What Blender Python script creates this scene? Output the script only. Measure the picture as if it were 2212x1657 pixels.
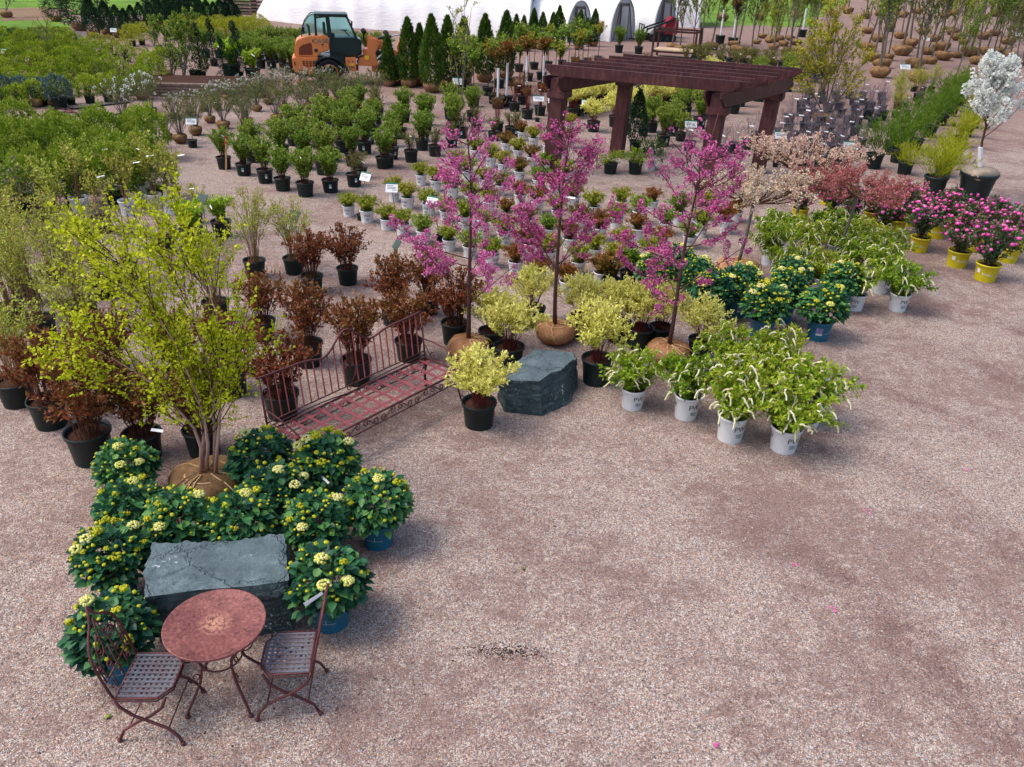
import bpy, bmesh, math, random
import numpy as np
from mathutils import Vector, Matrix, noise
for o in list(bpy.data.objects): bpy.data.objects.remove(o)
scene=bpy.context.scene
col=scene.collection
PI=math.pi
rnd=random.Random(7)
# ---------------------------------------------------------------- camera
PW,PH=2212.,1657.           # working pixel size of the photograph
FPX=1789.; YH=-120.; CH=5.3; ROLL=0.035
PHI=math.atan((PH/2-YH)/FPX)
cd=bpy.data.cameras.new('camera'); cam=bpy.data.objects.new('camera',cd); col.objects.link(cam)
cd.sensor_width=36; cd.lens=FPX/PW*36; cd.clip_start=.1; cd.clip_end=900
cam.location=(0,0,CH)
cam.rotation_euler=(Matrix.Rotation(PI/2-PHI,4,'X')@Matrix.Rotation(ROLL,4,'Z')).to_euler()
scene.camera=cam
# ---------------------------------------------------------------- light
SUN_EL=math.radians(58); SUN_AZ=math.radians(-98)    # azimuth measured from +y (away from camera) towards +x
w=bpy.data.worlds.new('World'); scene.world=w; w.use_nodes=True
nt=w.node_tree; bg=nt.nodes['Background']; sky=nt.nodes.new('ShaderNodeTexSky')
sky.sky_type='NISHITA'; sky.sun_disc=False; sky.sun_elevation=SUN_EL; sky.sun_rotation=SUN_AZ
sky.dust_density=4.0; sky.air_density=1.0; sky.ozone_density=1.0
nt.links.new(sky.outputs[0],bg.inputs[0]); bg.inputs[1].default_value=0.15
sl=bpy.data.lights.new('sun','SUN'); sun=bpy.data.objects.new('sun',sl); col.objects.link(sun)
sl.energy=1.15; sl.angle=math.radians(22); sl.color=(1,.93,.84)
sdir=Vector((math.sin(SUN_AZ)*math.cos(SUN_EL),math.cos(SUN_AZ)*math.cos(SUN_EL),math.sin(SUN_EL)))
sun.rotation_euler=sdir.to_track_quat('Z','Y').to_euler(); sun.location=(0,0,20)
vs=scene.view_settings; vs.view_transform='Standard'; vs.look='None'; vs.gamma=1; vs.use_curve_mapping=False; vs.exposure=0.7
# ---------------------------------------------------------------- pixel -> ground
T0={'A1':(0,0),'A2':(553,0),'A3':(1106,0),'A4':(1659,0),'B1':(0,380.2),'B2':(553,380.2),'B3':(1106,380.2),'B4':(1659,380.2),
    'C1':(0,760.4),'C2':(501.2,760.4),'C3':(950.5,674),'C4':(1382.5,674),'C5':(129.6,1123.3),'D':(0,0)}
def T(t,x,y):
    s={'C5':.33204,'D':1}.get(t,.25034); return T0[t][0]+x*s,T0[t][1]+y*s
def ray(px,py):
    X=px-PW/2; Y=py-PH/2; cr,sr=math.cos(ROLL),math.sin(ROLL)
    X,Y=cr*X+sr*Y,-sr*X+cr*Y; c,s=math.cos(PHI),math.sin(PHI)
    return Vector((X/FPX,c-Y/FPX*s,-s-Y/FPX*c))
def G(t,x,y,z=0.):
    d=ray(*T(t,x,y)); k=(z-CH)/d.z; p=Vector((0,0,CH))+k*d; p.z=z; return p
def UP(b,t,x,y):            # world point above ground point b (in its own depth plane) seen at a pixel
    d=ray(*T(t,x,y)); k=b.y/d.y; return Vector((k*d.x,b.y,CH+k*d.z))
def proj(p):
    x,y,z=p[0],p[1],p[2]-CH; c,s=math.cos(PHI),math.sin(PHI); d=y*c-z*s; u=y*s+z*c
    X=FPX*x/d; Y=-FPX*u/d; cr,sr=math.cos(ROLL),math.sin(ROLL)
    return PW/2+cr*X-sr*Y, PH/2+sr*X+cr*Y
# ---------------------------------------------------------------- materials
def lin(c):
    return tuple(((v/255)/12.92 if v/255<=.04045 else ((v/255+.055)/1.055)**2.4) for v in c)
def C4(c,k=1.): l=lin(c); return (l[0]*k,l[1]*k,l[2]*k,1)
class N:
    def __init__(s,name):
        s.m=bpy.data.materials.new(name); s.m.use_nodes=True; s.t=s.m.node_tree; s.b=s.t.nodes['Principled BSDF']; s.out=s.t.nodes['Material Output']
    def n(s,k,**kw):
        q=s.t.nodes.new(k)
        for a,v in kw.items(): setattr(q,a,v)
        return q
    def l(s,a,b): s.t.links.new(a,b)
    def ramp(s,stops,interp='LINEAR'):
        r=s.n('ShaderNodeValToRGB'); r.color_ramp.interpolation=interp; e=r.color_ramp.elements
        while len(e)<len(stops): e.new(.5)
        for q,(p,c) in zip(e,stops): q.position=p; q.color=c
        return r
    def noise(s,sc,det=3,rough=.5,vec=None):
        q=s.n('ShaderNodeTexNoise'); q.inputs['Scale'].default_value=sc; q.inputs['Detail'].default_value=det; q.inputs['Roughness'].default_value=rough
        if vec: s.l(vec,q.inputs['Vector'])
        return q
    def obj(s): 
        return s.n('ShaderNodeTexCoord').outputs['Object']
    def mixc(s,f,a,b,blend='MIX'):
        q=s.n('ShaderNodeMix',data_type='RGBA',blend_type=blend)
        for i,v in ((0,f),(6,a),(7,b)):
            if hasattr(v,'links'): s.l(v,q.inputs[i])
            elif isinstance(v,tuple): q.inputs[i].default_value=v
            else: q.inputs[i].default_value=v
        return q.outputs[2]
    def math(s,op,a,b=0.,clamp=False):
        q=s.n('ShaderNodeMath',operation=op,use_clamp=clamp)
        for i,v in ((0,a),(1,b)):
            if hasattr(v,'links'): s.l(v,q.inputs[i])
            else: q.inputs[i].default_value=v
        return q.outputs[0]
    def bump(s,h,st=.3,d=.01):
        q=s.n('ShaderNodeBump'); q.inputs['Strength'].default_value=st; q.inputs['Distance'].default_value=d
        s.l(h,q.inputs['Height']); s.l(q.outputs[0],s.b.inputs['Normal'])
    def set(s,rough=.6,spec=.3,metal=0.): 
        s.b.inputs['Roughness'].default_value=rough; s.b.inputs['Specular IOR Level'].default_value=spec; s.b.inputs['Metallic'].default_value=metal; return s.m
MATS={}
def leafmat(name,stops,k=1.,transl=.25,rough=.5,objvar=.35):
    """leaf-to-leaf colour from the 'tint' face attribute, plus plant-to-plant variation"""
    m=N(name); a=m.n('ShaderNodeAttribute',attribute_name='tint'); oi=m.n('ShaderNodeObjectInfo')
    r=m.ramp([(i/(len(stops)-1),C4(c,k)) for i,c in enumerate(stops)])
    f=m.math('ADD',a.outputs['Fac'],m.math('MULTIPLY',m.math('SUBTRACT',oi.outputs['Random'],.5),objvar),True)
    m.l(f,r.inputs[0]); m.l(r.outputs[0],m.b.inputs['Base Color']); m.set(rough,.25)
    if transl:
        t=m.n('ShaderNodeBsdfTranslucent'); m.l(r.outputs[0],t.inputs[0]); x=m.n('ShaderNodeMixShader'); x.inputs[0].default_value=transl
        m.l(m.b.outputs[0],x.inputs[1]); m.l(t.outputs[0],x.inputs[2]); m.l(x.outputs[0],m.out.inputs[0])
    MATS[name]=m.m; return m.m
def plain(name,c,rough=.5,spec=.3,k=1.,var=.15,sc=12,metal=0.,bump=0.,alt=None):
    m=N(name); no=m.noise(sc,4,.6,m.obj())
    a=C4(c,k*(1-var)); b=C4(alt or c,k*(1+var))
    r=m.ramp([(.35,a),(.68,b)]); m.l(no.outputs[0],r.inputs[0]); m.l(r.outputs[0],m.b.inputs['Base Color'])
    if bump: m.bump(no.outputs[0],bump,.02)
    MATS[name]=m.set(rough,spec,metal); return m.m
# pots and hard things
plain('pot_black',(14,32,33),.45,.35,var=.25,sc=6)
plain('pot_blue',(28,98,126),.45,.4,var=.12,sc=8)
plain('pot_white',(212,216,220),.4,.4,var=.06,sc=9)
plain('pot_yellow',(196,182,28),.45,.4,var=.08)
plain('pot_slate',(32,44,54),.45,.4,var=.2,sc=14)
plain('print_dark',(28,62,62),.6,.2)
plain('print_pale',(216,218,214),.6,.2)
plain('print_violet',(92,70,130),.5,.3,var=.35,sc=60,alt=(160,150,190))
plain('print_teal',(60,160,160),.5,.3)
plain('tag_white',(226,228,232),.5,.3,var=.04)
plain('tag_red',(200,50,50),.5,.3)
plain('tag_green',(24,105,85),.5,.3)
plain('sign_back',(60,78,74),.5,.3)
plain('soil',(70,48,40),.95,.1,var=.4,sc=40,bump=.5)
plain('twine',(206,172,128),.9,.1,var=.15,sc=30)
plain('stake_wood',(206,170,118),.8,.15,var=.15,sc=20)
plain('metal_stake',(120,130,126),.4,.4)
plain('rubber',(26,30,31),.75,.25,var=.2,sc=14,bump=.3)
plain('machine_orange',(222,132,74),.35,.5,var=.07,sc=3)
plain('machine_dark',(22,44,46),.3,.5,var=.15,sc=3)
plain('machine_grille',(120,62,44),.7,.2,var=.3,sc=40)
plain('machine_red',(140,24,44),.4,.5,var=.1)
plain('chrome',(190,195,200),.2,.6,metal=.8,var=.03)
plain('steel_brown',(66,34,34),.7,.3,var=.2)
plain('board',(196,172,140),.8,.2,var=.1,sc=5)
plain('old_wood',(122,104,94),.85,.15,var=.3,sc=7)
plain('tree_sleeve',(224,226,232),.5,.3,var=.05,sc=25)
plain('bark_grey',(104,98,90),.85,.15,var=.25,sc=18,bump=.3)
plain('bark_plum',(92,62,62),.7,.2,var=.2,sc=18,bump=.3)
plain('bark_brown',(84,60,46),.85,.15,var=.25,sc=18,bump=.3)
plain('bark_birch',(222,186,170),.8,.2,var=.25,sc=14,bump=.6,alt=(186,140,124))
plain('stem_red',(104,38,40),.7,.2,var=.2,sc=20)
plain('stem_tan',(132,104,74),.8,.2,var=.2,sc=20)
plain('stem_brown',(92,58,44),.8,.2,var=.2,sc=20)
plain('stem_mauve',(128,112,124),.8,.2,var=.2,sc=20)
def burlap(name,a,b):
    m=N(name); o=m.obj(); n1=m.noise(5,4,.6,o); n2=m.noise(48,4,.7,o)
    r=m.ramp([(.3,C4(a)),(.7,C4(b))]); m.l(n1.outputs[0],r.inputs[0])
    v=m.ramp([(.35,(.42,.42,.42,1)),(.65,(1,1,1,1))]); m.l(n2.outputs[0],v.inputs[0])
    m.l(m.mixc(.8,r.outputs[0],v.outputs[0],'MULTIPLY'),m.b.inputs['Base Color']); m.bump(n2.outputs[0],.6,.01); MATS[name]=m.set(.95,.08)
burlap('burlap',(112,84,58),(168,134,98)); burlap('burlap_orange',(164,116,80),(202,154,116)); burlap('burlap_grey',(150,138,124),(186,170,152))
def rust(name,c1,c2,c3,sc=9):
    m=N(name); o=m.obj(); n1=m.noise(sc,5,.65,o); n2=m.noise(70,3,.7,o)
    r=m.ramp([(.3,C4(c1)),(.55,C4(c2)),(.75,C4(c3))]); f=m.math('ADD',m.math('MULTIPLY',n1.outputs[0],.6),m.math('MULTIPLY',n2.outputs[0],.4)); m.l(f,r.inputs[0])
    m.l(r.outputs[0],m.b.inputs['Base Color']); m.bump(n2.outputs[0],.35,.004); MATS[name]=m.set(.62,.35,.15); return m
rust('rust_iron',(62,30,34),(98,54,56),(134,82,76)); rust('rust_slat',(104,50,56),(144,76,82),(168,98,100))
rust('seat_weathered',(100,58,60),(104,106,116),(126,136,146),5)
def rusttop():
    m=N('rust_table'); o=m.obj(); n2=m.noise(38,5,.75,o); n1=m.noise(5,3,.6,o)
    sep=m.n('ShaderNodeVectorMath',operation='LENGTH'); mp=m.n('ShaderNodeMapping'); mp.inputs['Scale'].default_value=(1,1,0); m.l(o,mp.inputs[0]); m.l(mp.outputs[0],sep.inputs[0])
    f=m.math('ADD',m.math('MULTIPLY',n2.outputs[0],.75),m.math('MULTIPLY',n1.outputs[0],.3))
    r=m.ramp([(.36,C4((60,34,38))),(.46,C4((104,58,58))),(.56,C4((132,78,74))),(.72,C4((166,114,102)))]); m.l(f,r.inputs[0])
    # worn centre and pale rubbed patch (wear with a shape of its own)
    wr=m.math('SUBTRACT',1,m.math('MULTIPLY',sep.outputs['Value'],7.5),True)
    wr=m.math('MULTIPLY',wr,m.math('GREATER_THAN',n2.outputs[0],.47))
    m.l(m.mixc(m.math('MULTIPLY',wr,.8,True),r.outputs[0],C4((204,154,126))),m.b.inputs['Base Color']); m.bump(n2.outputs[0],.25,.003)
    MATS['rust_table']=m.set(.5,.4,.1)
rusttop()
def woodred():
    m=N('wood_red'); o=m.obj(); mp=m.n('ShaderNodeMapping'); mp.inputs['Scale'].default_value=(6,6,.9); m.l(o,mp.inputs[0])
    n1=m.noise(3,6,.7,mp.outputs[0]); n2=m.noise(1.6,3,.6,o)
    r=m.ramp([(.28,C4((40,22,24))),(.5,C4((70,36,38))),(.72,C4((110,68,68)))]); f=m.math('ADD',m.math('MULTIPLY',n1.outputs[0],.6),m.math('MULTIPLY',n2.outputs[0],.4)); m.l(f,r.inputs[0])
    m.l(r.outputs[0],m.b.inputs['Base Color']); m.bump(n1.outputs[0],.3,.01); MATS['wood_red']=m.set(.5,.35)
woodred()
def stonemat():
    m=N('dark_stone'); o=m.obj(); mp=m.n('ShaderNodeMapping'); mp.inputs['Scale'].default_value=(1.2,1.2,5); m.l(o,mp.inputs[0])
    n1=m.noise(3.2,7,.68,mp.outputs[0]); n2=m.noise(26,4,.7,o); n3=m.noise(2.3,5,.6,o)
    r=m.ramp([(.3,C4((30,44,46))),(.5,C4((58,76,80))),(.7,C4((104,122,126)))]); f=m.math('ADD',m.math('MULTIPLY',n1.outputs[0],.65),m.math('MULTIPLY',n2.outputs[0],.35)); m.l(f,r.inputs[0])
    g=m.n('ShaderNodeNewGeometry'); sp=m.n('ShaderNodeSeparateXYZ'); m.l(g.outputs['Normal'],sp.inputs[0])
    top_pale=m.math('MULTIPLY',m.math('MULTIPLY',m.math('SUBTRACT',sp.outputs[2],.45,True),2.,True),m.math('SUBTRACT',n3.outputs[0],.12,True),True)  # upward faces turn paler blue grey, broken up by noise
    c=m.mixc(m.math('MULTIPLY',top_pale,.7,True),r.outputs[0],C4((140,158,168)))
    sc=m.ramp([(.60,(0,0,0,1)),(.65,(1,1,1,1))]); m.l(n2.outputs[0],sc.inputs[0])
    sc2=m.ramp([(.52,(0,0,0,1)),(.60,(1,1,1,1))]); m.l(n3.outputs[0],sc2.inputs[0])
    c=m.mixc(m.math('MULTIPLY',sc.outputs[0],sc2.outputs[0]),c,C4((214,220,224)))
    m.l(c,m.b.inputs['Base Color'])
    cr=m.n('ShaderNodeTexVoronoi',feature='DISTANCE_TO_EDGE'); cr.inputs['Scale'].default_value=2.2; wv=m.noise(4,4,.6,o)
    m.l(m.mixc(.35,o,wv.outputs[1]),cr.inputs['Vector'])
    hh=m.math('ADD',n1.outputs[0],m.math('MULTIPLY',n2.outputs[0],.35)); m.bump(m.math('ADD',hh,m.math('MULTIPLY',m.math('MINIMUM',cr.outputs[0],.03),14)),.95,.045)
    MATS['dark_stone']=m.set(.7,.3)
stonemat()
def plastic(name,c,k=1.,tr=0.):
    m=N(name); o=m.obj(); n1=m.noise(.6,3,.5,o); mp=m.n('ShaderNodeMapping'); mp.inputs['Rotation'].default_value=(0,.5,.3); mp.inputs['Scale'].default_value=(.5,3,4); m.l(o,mp.inputs[0]); n2=m.noise(2.2,4,.6,mp.outputs[0])
    r=m.ramp([(.3,C4(tuple(v-16 for v in c),k)),(.7,C4(c,k))]); m.l(n1.outputs[0],r.inputs[0]); m.l(r.outputs[0],m.b.inputs['Base Color']); m.bump(n2.outputs[0],.3,.12)
    m.set(.38,.4); MATS[name]=m.m
plastic('greenhouse_film',(250,250,252),1.0); plastic('film_grey',(176,184,190))
def glassmat():
    m=N('cab_glass'); m.b.inputs['Base Color'].default_value=C4((120,190,185)); m.b.inputs['Transmission Weight'].default_value=.85; m.b.inputs['IOR'].default_value=1.05; m.b.inputs['Alpha'].default_value=.75
    MATS['cab_glass']=m.set(.08,.5)
glassmat()
def ground():
    m=N('gravel'); o=m.obj()
    warp=m.noise(3,2,.5,o)
    vo=m.n('ShaderNodeTexVoronoi'); vo.inputs['Scale'].default_value=112; m.l(o,vo.inputs['Vector'])
    v2=m.n('ShaderNodeTexVoronoi'); v2.inputs['Scale'].default_value=58; m.l(o,v2.inputs['Vector'])
    def pebble(v):
        s=m.n('ShaderNodeSeparateColor'); m.l(v.outputs['Color'],s.inputs[0])
        r=m.ramp([(0,C4((104,92,92))),(.12,C4((136,118,114))),(.28,C4((166,144,134))),(.44,C4((196,172,154))),(.58,C4((160,164,170))),(.70,C4((212,200,188))),(.84,C4((184,144,122))),(.92,C4((228,220,212)))],'CONSTANT')
        m.l(s.outputs[0],r.inputs[0]); return r.outputs[0],s.outputs[1]
    c1,_=pebble(vo); c2,s2=pebble(v2)
    big=m.math('GREATER_THAN',s2,.72)
    c=m.mixc(m.math('MULTIPLY',big,.8),c1,c2)
    c=m.mixc(.14,c,C4((170,148,136)))
    # darker gaps between the stones
    gap=m.ramp([(.3,(1,1,1,1)),(.68,(.55,.51,.51,1))]); m.l(vo.outputs['Distance'],gap.inputs[0])
    c=m.mixc(.75,c,gap.outputs[0],'MULTIPLY')
    # trodden brown dirt patches and wheel tracks
    n1=m.noise(.45,6,.62,o); n1.inputs['Distortion'].default_value=.6
    n2=m.noise(3.1,5,.65,o); n4=m.noise(11,4,.7,o)
    f=m.math('ADD',m.math('MULTIPLY',n1.outputs[0],.42),m.math('ADD',m.math('MULTIPLY',n2.outputs[0],.30),m.math('MULTIPLY',n4.outputs[0],.28)))
    fr=m.ramp([(.475,(0,0,0,1)),(.555,(1,1,1,1))]); m.l(f,fr.inputs[0])
    dirt=m.mixc(n4.outputs[0],C4((104,84,80)),C4((154,130,122)))
    c=m.mixc(m.math('MULTIPLY',fr.outputs[0],.45),c,dirt)
    c=m.mixc(m.math('MULTIPLY',fr.outputs[0],.72),c,(.76,.68,.68,1),'MULTIPLY')
    # tyre tracks: arcs round a far point
    sp=m.n('ShaderNodeSeparateXYZ'); m.l(o,sp.inputs[0])
    dx=m.math('SUBTRACT',sp.outputs[0],-3.); dy=m.math('SUBTRACT',sp.outputs[1],3.)
    rad=m.math('SQRT',m.math('ADD',m.math('MULTIPLY',dx,dx),m.math('MULTIPLY',dy,dy)))
    rad=m.math('ADD',rad,m.math('MULTIPLY',n1.outputs[0],1.3))
    tr=m.math('ABSOLUTE',m.math('SUBTRACT',m.math('FRACT',m.math('MULTIPLY',rad,.52)),.5))
    trr=m.ramp([(.34,(0,0,0,1)),(.44,(1,1,1,1))]); m.l(tr,trr.inputs[0])
    right=m.math('MULTIPLY',m.math('SUBTRACT',sp.outputs[0],.6),.35,True)
    c=m.mixc(m.math('MULTIPLY',m.math('MULTIPLY',trr.outputs[0],right),m.math('MULTIPLY',n2.outputs[0],1.0,True)),c,(.70,.62,.63,1),'MULTIPLY')
    # bare brown earth of the far yard
    far=m.ramp([(.0,(0,0,0,1)),(1,(1,1,1,1))]); yy=m.math('MULTIPLY',m.math('SUBTRACT',m.math('ADD',sp.outputs[1],m.math('MULTIPLY',n1.outputs[0],10)),31),.12,True); m.l(yy,far.inputs[0])
    nd=m.noise(.25,5,.6,o); de=m.mixc(nd.outputs[0],C4((112,88,84)),C4((160,132,122)))
    c=m.mixc(m.math('MULTIPLY',far.outputs[0],.75),c,de)
    m.l(c,m.b.inputs['Base Color'])
    h=m.math('ADD',m.math('MULTIPLY',vo.outputs['Distance'],-1.),m.math('MULTIPLY',m.math('MULTIPLY',v2.outputs['Distance'],big),-1.5))
    m.bump(h,.55,.012); MATS['gravel']=m.set(.9,.12)
ground()
def grassmat(name,a,b,c3):
    m=N(name); o=m.obj(); n1=m.noise(.35,5,.65,o); n2=m.noise(9,3,.7,o)
    f=m.math('ADD',m.math('MULTIPLY',n1.outputs[0],.6),m.math('MULTIPLY',n2.outputs[0],.4)); r=m.ramp([(.35,C4(a)),(.5,C4(b)),(.66,C4(c3))]); m.l(f,r.inputs[0])
    m.l(r.outputs[0],m.b.inputs['Base Color']); m.bump(n2.outputs[0],.6,.1); MATS[name]=m.set(.9,.1)
grassmat('grass',(74,98,44),(98,132,48),(122,150,62)); grassmat('weedy_dirt',(112,86,74),(136,110,92),(120,116,72)); grassmat('wet_dirt',(84,78,86),(104,94,98),(128,120,126))
# leaves
leafmat('leaf_bronze',[(66,32,26),(122,64,44),(150,84,54),(112,92,38),(160,108,70)],1.0,.25)
leafmat('leaf_spring',[(112,134,40),(154,172,52),(182,190,80),(154,140,64)],1.05,.3)
leafmat('leaf_cream',[(170,178,60),(222,222,104),(244,238,150),(190,196,80)],1.0,.35)
leafmat('leaf_itea',[(70,112,26),(112,154,36),(156,184,46),(192,194,64)],.9,.3)
leafmat('leaf_hydrangea',[(22,54,44),(36,78,56),(54,100,60),(84,124,62)],1.65,.3,.42)
leafmat('leaf_rose',[(36,66,44),(58,92,58),(84,112,66),(106,80,62)],1.,.2)
leafmat('leaf_gold',[(84,106,30),(128,148,38),(162,172,54),(180,152,58)],.9,.25)
leafmat('leaf_rusty',[(62,72,26),(110,100,36),(146,104,46),(160,86,50)],.9,.25)
leafmat('leaf_green',[(64,96,30),(100,136,40),(134,164,54),(158,170,72)],.9,.25)
leafmat('leaf_olive',[(74,88,40),(104,120,52),(128,138,66),(116,104,66)],.9,.25)
leafmat('leaf_bright',[(60,88,24),(98,130,30),(140,162,44),(162,176,60)],.92,.3)
leafmat('needle_gold',[(56,84,18),(100,128,22),(138,160,32),(172,184,50)],1.0,.2)
leafmat('needle_green',[(30,60,18),(54,92,28),(84,118,36),(104,134,40)],.8,.15)
leafmat('needle_dark',[(16,44,30),(28,62,38),(44,80,48),(58,96,56)],.8,.1)
leafmat('needle_blue',[(54,80,76),(86,112,104),(118,142,128)],.8,.1)
leafmat('spray_dark',[(38,68,14),(66,102,16),(94,128,24),(120,146,40)],.9,.25)
leafmat('spray_lime',[(118,130,16),(150,160,24),(184,188,44),(150,150,60)],.9,.3)
leafmat('leaf_birch',[(156,170,16),(182,194,26),(208,214,40),(226,226,84)],1.1,.45)
leafmat('leaf_amber',[(130,150,20),(168,174,30),(190,186,50),(190,160,50)],.95,.35)
leafmat('petal_magenta',[(176,60,128),(212,92,160),(226,124,182),(236,164,206)],.95,.25)
leafmat('petal_blush',[(206,140,136),(236,208,186),(248,236,214),(180,160,110)],.95,.3)
leafmat('petal_coral',[(150,70,80),(196,104,116),(216,140,140),(150,116,84)],.95,.3)
leafmat('petal_white',[(206,210,196),(232,236,232),(244,246,246)],1,.3)
leafmat('petal_pink',[(214,60,150),(234,88,176),(242,130,198)],1,.15)
leafmat('petal_yellow',[(160,168,20),(196,196,36),(216,208,70)],.95,.2)
leafmat('petal_creamy',[(206,212,70),(226,226,130),(238,226,190)],1.1,.3)
leafmat('tassel',[(206,204,150),(228,224,184),(236,232,206)],.95,.2)
leafmat('petal_violet',[(90,40,120),(130,60,150)],.9,.2)
leafmat('leaf_lime',[(92,140,24),(132,176,34),(168,200,50),(190,210,80)],1.0,.35)
leafmat('leaf_plum',[(44,26,36),(66,38,50),(84,52,60)],.85,.15)
# ---------------------------------------------------------------- mesh helpers
def mk(name,V,F,mat,tint=None,smooth=False):
    me=bpy.data.meshes.new(name)
    if isinstance(F,np.ndarray):
        V=np.asarray(V,dtype=np.float32); n,k=F.shape
        me.vertices.add(len(V)); me.vertices.foreach_set('co',V.ravel())
        me.loops.add(n*k); me.loops.foreach_set('vertex_index',F.astype(np.int32).ravel())
        me.polygons.add(n); me.polygons.foreach_set('loop_start',np.arange(0,n*k,k,dtype=np.int32))
        me.update(calc_edges=True)
    else: me.from_pydata([tuple(v) for v in V],[],[tuple(f) for f in F])
    if tint is not None:
        a=me.attributes.new('tint','FLOAT','FACE'); a.data.foreach_set('value',np.asarray(tint,dtype=np.float32))
    if smooth: me.polygons.foreach_set('use_smooth',[True]*len(me.polygons))
    if mat: me.materials.append(MATS[mat])
    me.update(); return me
class B:
    """collects simple solids into one mesh"""
    def __init__(s): s.V=[]; s.F=[]
    def add(s,V,F):
        o=len(s.V); s.V+= [tuple(v) for v in V]; s.F+=[tuple(i+o for i in f) for f in F]; return s
    def box(s,c,d,M=None,bev=0.):
        x,y,z=d[0]/2,d[1]/2,d[2]/2
        V=[Vector((sx*x,sy*y,sz*z)) for sz in(-1,1) for sy in(-1,1) for sx in(-1,1)]
        if M is not None: V=[M@v for v in V]
        c=Vector(c); V=[v+c for v in V]
        return s.add(V,[(0,2,3,1),(4,5,7,6),(0,1,5,4),(2,6,7,3),(0,4,6,2),(1,3,7,5)])
    def beam(s,a,b,wd,h,up=Vector((0,0,1))):
        a=Vector(a); b=Vector(b); t=(b-a); L=t.length; t.normalize(); sd=t.cross(up).normalized(); u=sd.cross(t)
        M=Matrix((t,sd,u)).transposed(); return s.box((a+b)/2,(L,wd,h),M)
    def tube(s,P,r,n=6,cap=True):
        P=[Vector(p) for p in P]; R=r if isinstance(r,(list,tuple)) else [r]*len(P); rings=[]
        pt=None; ref=Vector((.13,.21,.97))
        for i,p in enumerate(P):
            t=(P[min(i+1,len(P)-1)]-P[max(i-1,0)]).normalized()
            if pt is None:
                if abs(t.dot(ref))>.95: ref=Vector((1,.1,0))
                a=t.cross(ref).normalized()
            else: a=(a-t*a.dot(t)).normalized()
            pt=t; b=t.cross(a); rings.append([p+(a*math.cos(2*PI*k/n)+b*math.sin(2*PI*k/n))*R[i] for k in range(n)])
        V=[v for q in rings for v in q]; F=[]
        for i in range(len(P)-1):
            for k in range(n): F.append((i*n+k,i*n+(k+1)%n,(i+1)*n+(k+1)%n,(i+1)*n+k))
        if cap: F.append(tuple(range(n-1,-1,-1))); F.append(tuple((len(P)-1)*n+k for k in range(n)))
        return s.add(V,F)
    def lathe(s,prof,n=16,c=(0,0,0),axis='z'):
        V=[];F=[]
        for r,z in prof:
            for k in range(n):
                a=2*PI*k/n; p=(r*math.cos(a),r*math.sin(a),z)
                if axis=='y': p=(p[0],p[2],p[1])
                V.append((p[0]+c[0],p[1]+c[1],p[2]+c[2]))
        for i in range(len(prof)-1):
            for k in range(n):
                f=(i*n+k,i*n+(k+1)%n,(i+1)*n+(k+1)%n,(i+1)*n+k); F.append(f if axis=='z' else f[::-1])
        if prof[0][0]>1e-6: F.append(tuple(range(n-1,-1,-1)))
        if prof[-1][0]>1e-6: F.append(tuple((len(prof)-1)*n+k for k in range(n)))
        return s.add(V,F)
    def prism(s,poly,y0,y1):         # poly in x,z extruded along y
        n=len(poly); V=[(x,y0,z) for x,z in poly]+[(x,y1,z) for x,z in poly]
        return s.add(V,[tuple(range(n)),tuple(range(2*n-1,n-1,-1))]+[(i,i+n,(i+1)%n+n,(i+1)%n) for i in range(n)])
    def ball(s,c,r,n=8,m=5,sq=1.,lump=0.,seed=0):
        V=[];F=[]; c=Vector(c)
        for i in range(m+1):
            th=PI*i/m
            for k in range(n):
                a=2*PI*k/n; d=Vector((math.sin(th)*math.cos(a),math.sin(th)*math.sin(a),math.cos(th)))
                q=r*(1+lump*noise.noise(d*2.3+Vector((seed,seed*.7,0)))) if lump else r
                V.append(c+Vector((d.x*q,d.y*q,d.z*q*sq)))
        for i in range(m):
            for k in range(n): F.append((i*n+k,(i+1)*n+k,(i+1)*n+(k+1)%n,i*n+(k+1)%n))
        return s.add(V,F)
    def mesh(s,name,mat,smooth=False,bevel=0.):
        me=mk(name,s.V,s.F,mat,None,smooth)
        bm=bmesh.new(); bm.from_mesh(me); bmesh.ops.remove_doubles(bm,verts=bm.verts,dist=1e-5); 
        if bevel: bmesh.ops.bevel(bm,geom=bm.edges[:],offset=bevel,segments=2,affect='EDGES',clamp_overlap=True)
        bmesh.ops.recalc_face_normals(bm,faces=bm.faces); bm.to_mesh(me); bm.free()
        if smooth: me.polygons.foreach_set('use_smooth',[True]*len(me.polygons))
        return me
LABELS={}
def empty(name,loc,rz=0.,sc=1.):
    o=bpy.data.objects.new(name,None); col.objects.link(o); o.location=loc; o.rotation_euler=(0,0,rz); o.empty_display_size=.2
    o.scale=(sc,)*3 if not isinstance(sc,tuple) else sc; return o
def tag(o,label,cat,group=None,kind=None):
    if label:
        if label in LABELS and not kind: print('DUPLICATE LABEL',label)
        n=len(label.split()); 
        if n<4 or n>16: print('LABEL LENGTH',n,label)
        LABELS[label]=1; o['label']=label
    if cat: o['category']=cat
    if group: o['group']=group
    if kind: o['kind']=kind
    return o
def part(name,me,parent,loc=(0,0,0),rot=(0,0,0),label=None):
    o=bpy.data.objects.new(name,me); col.objects.link(o); o.parent=parent; o.location=loc; o.rotation_euler=rot
    if label: o['label']=label
    return o
def solo(name,me,loc=(0,0,0),rz=0.):
    o=bpy.data.objects.new(name,me); col.objects.link(o); o.location=loc; o.rotation_euler=(0,0,rz); return o
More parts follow.
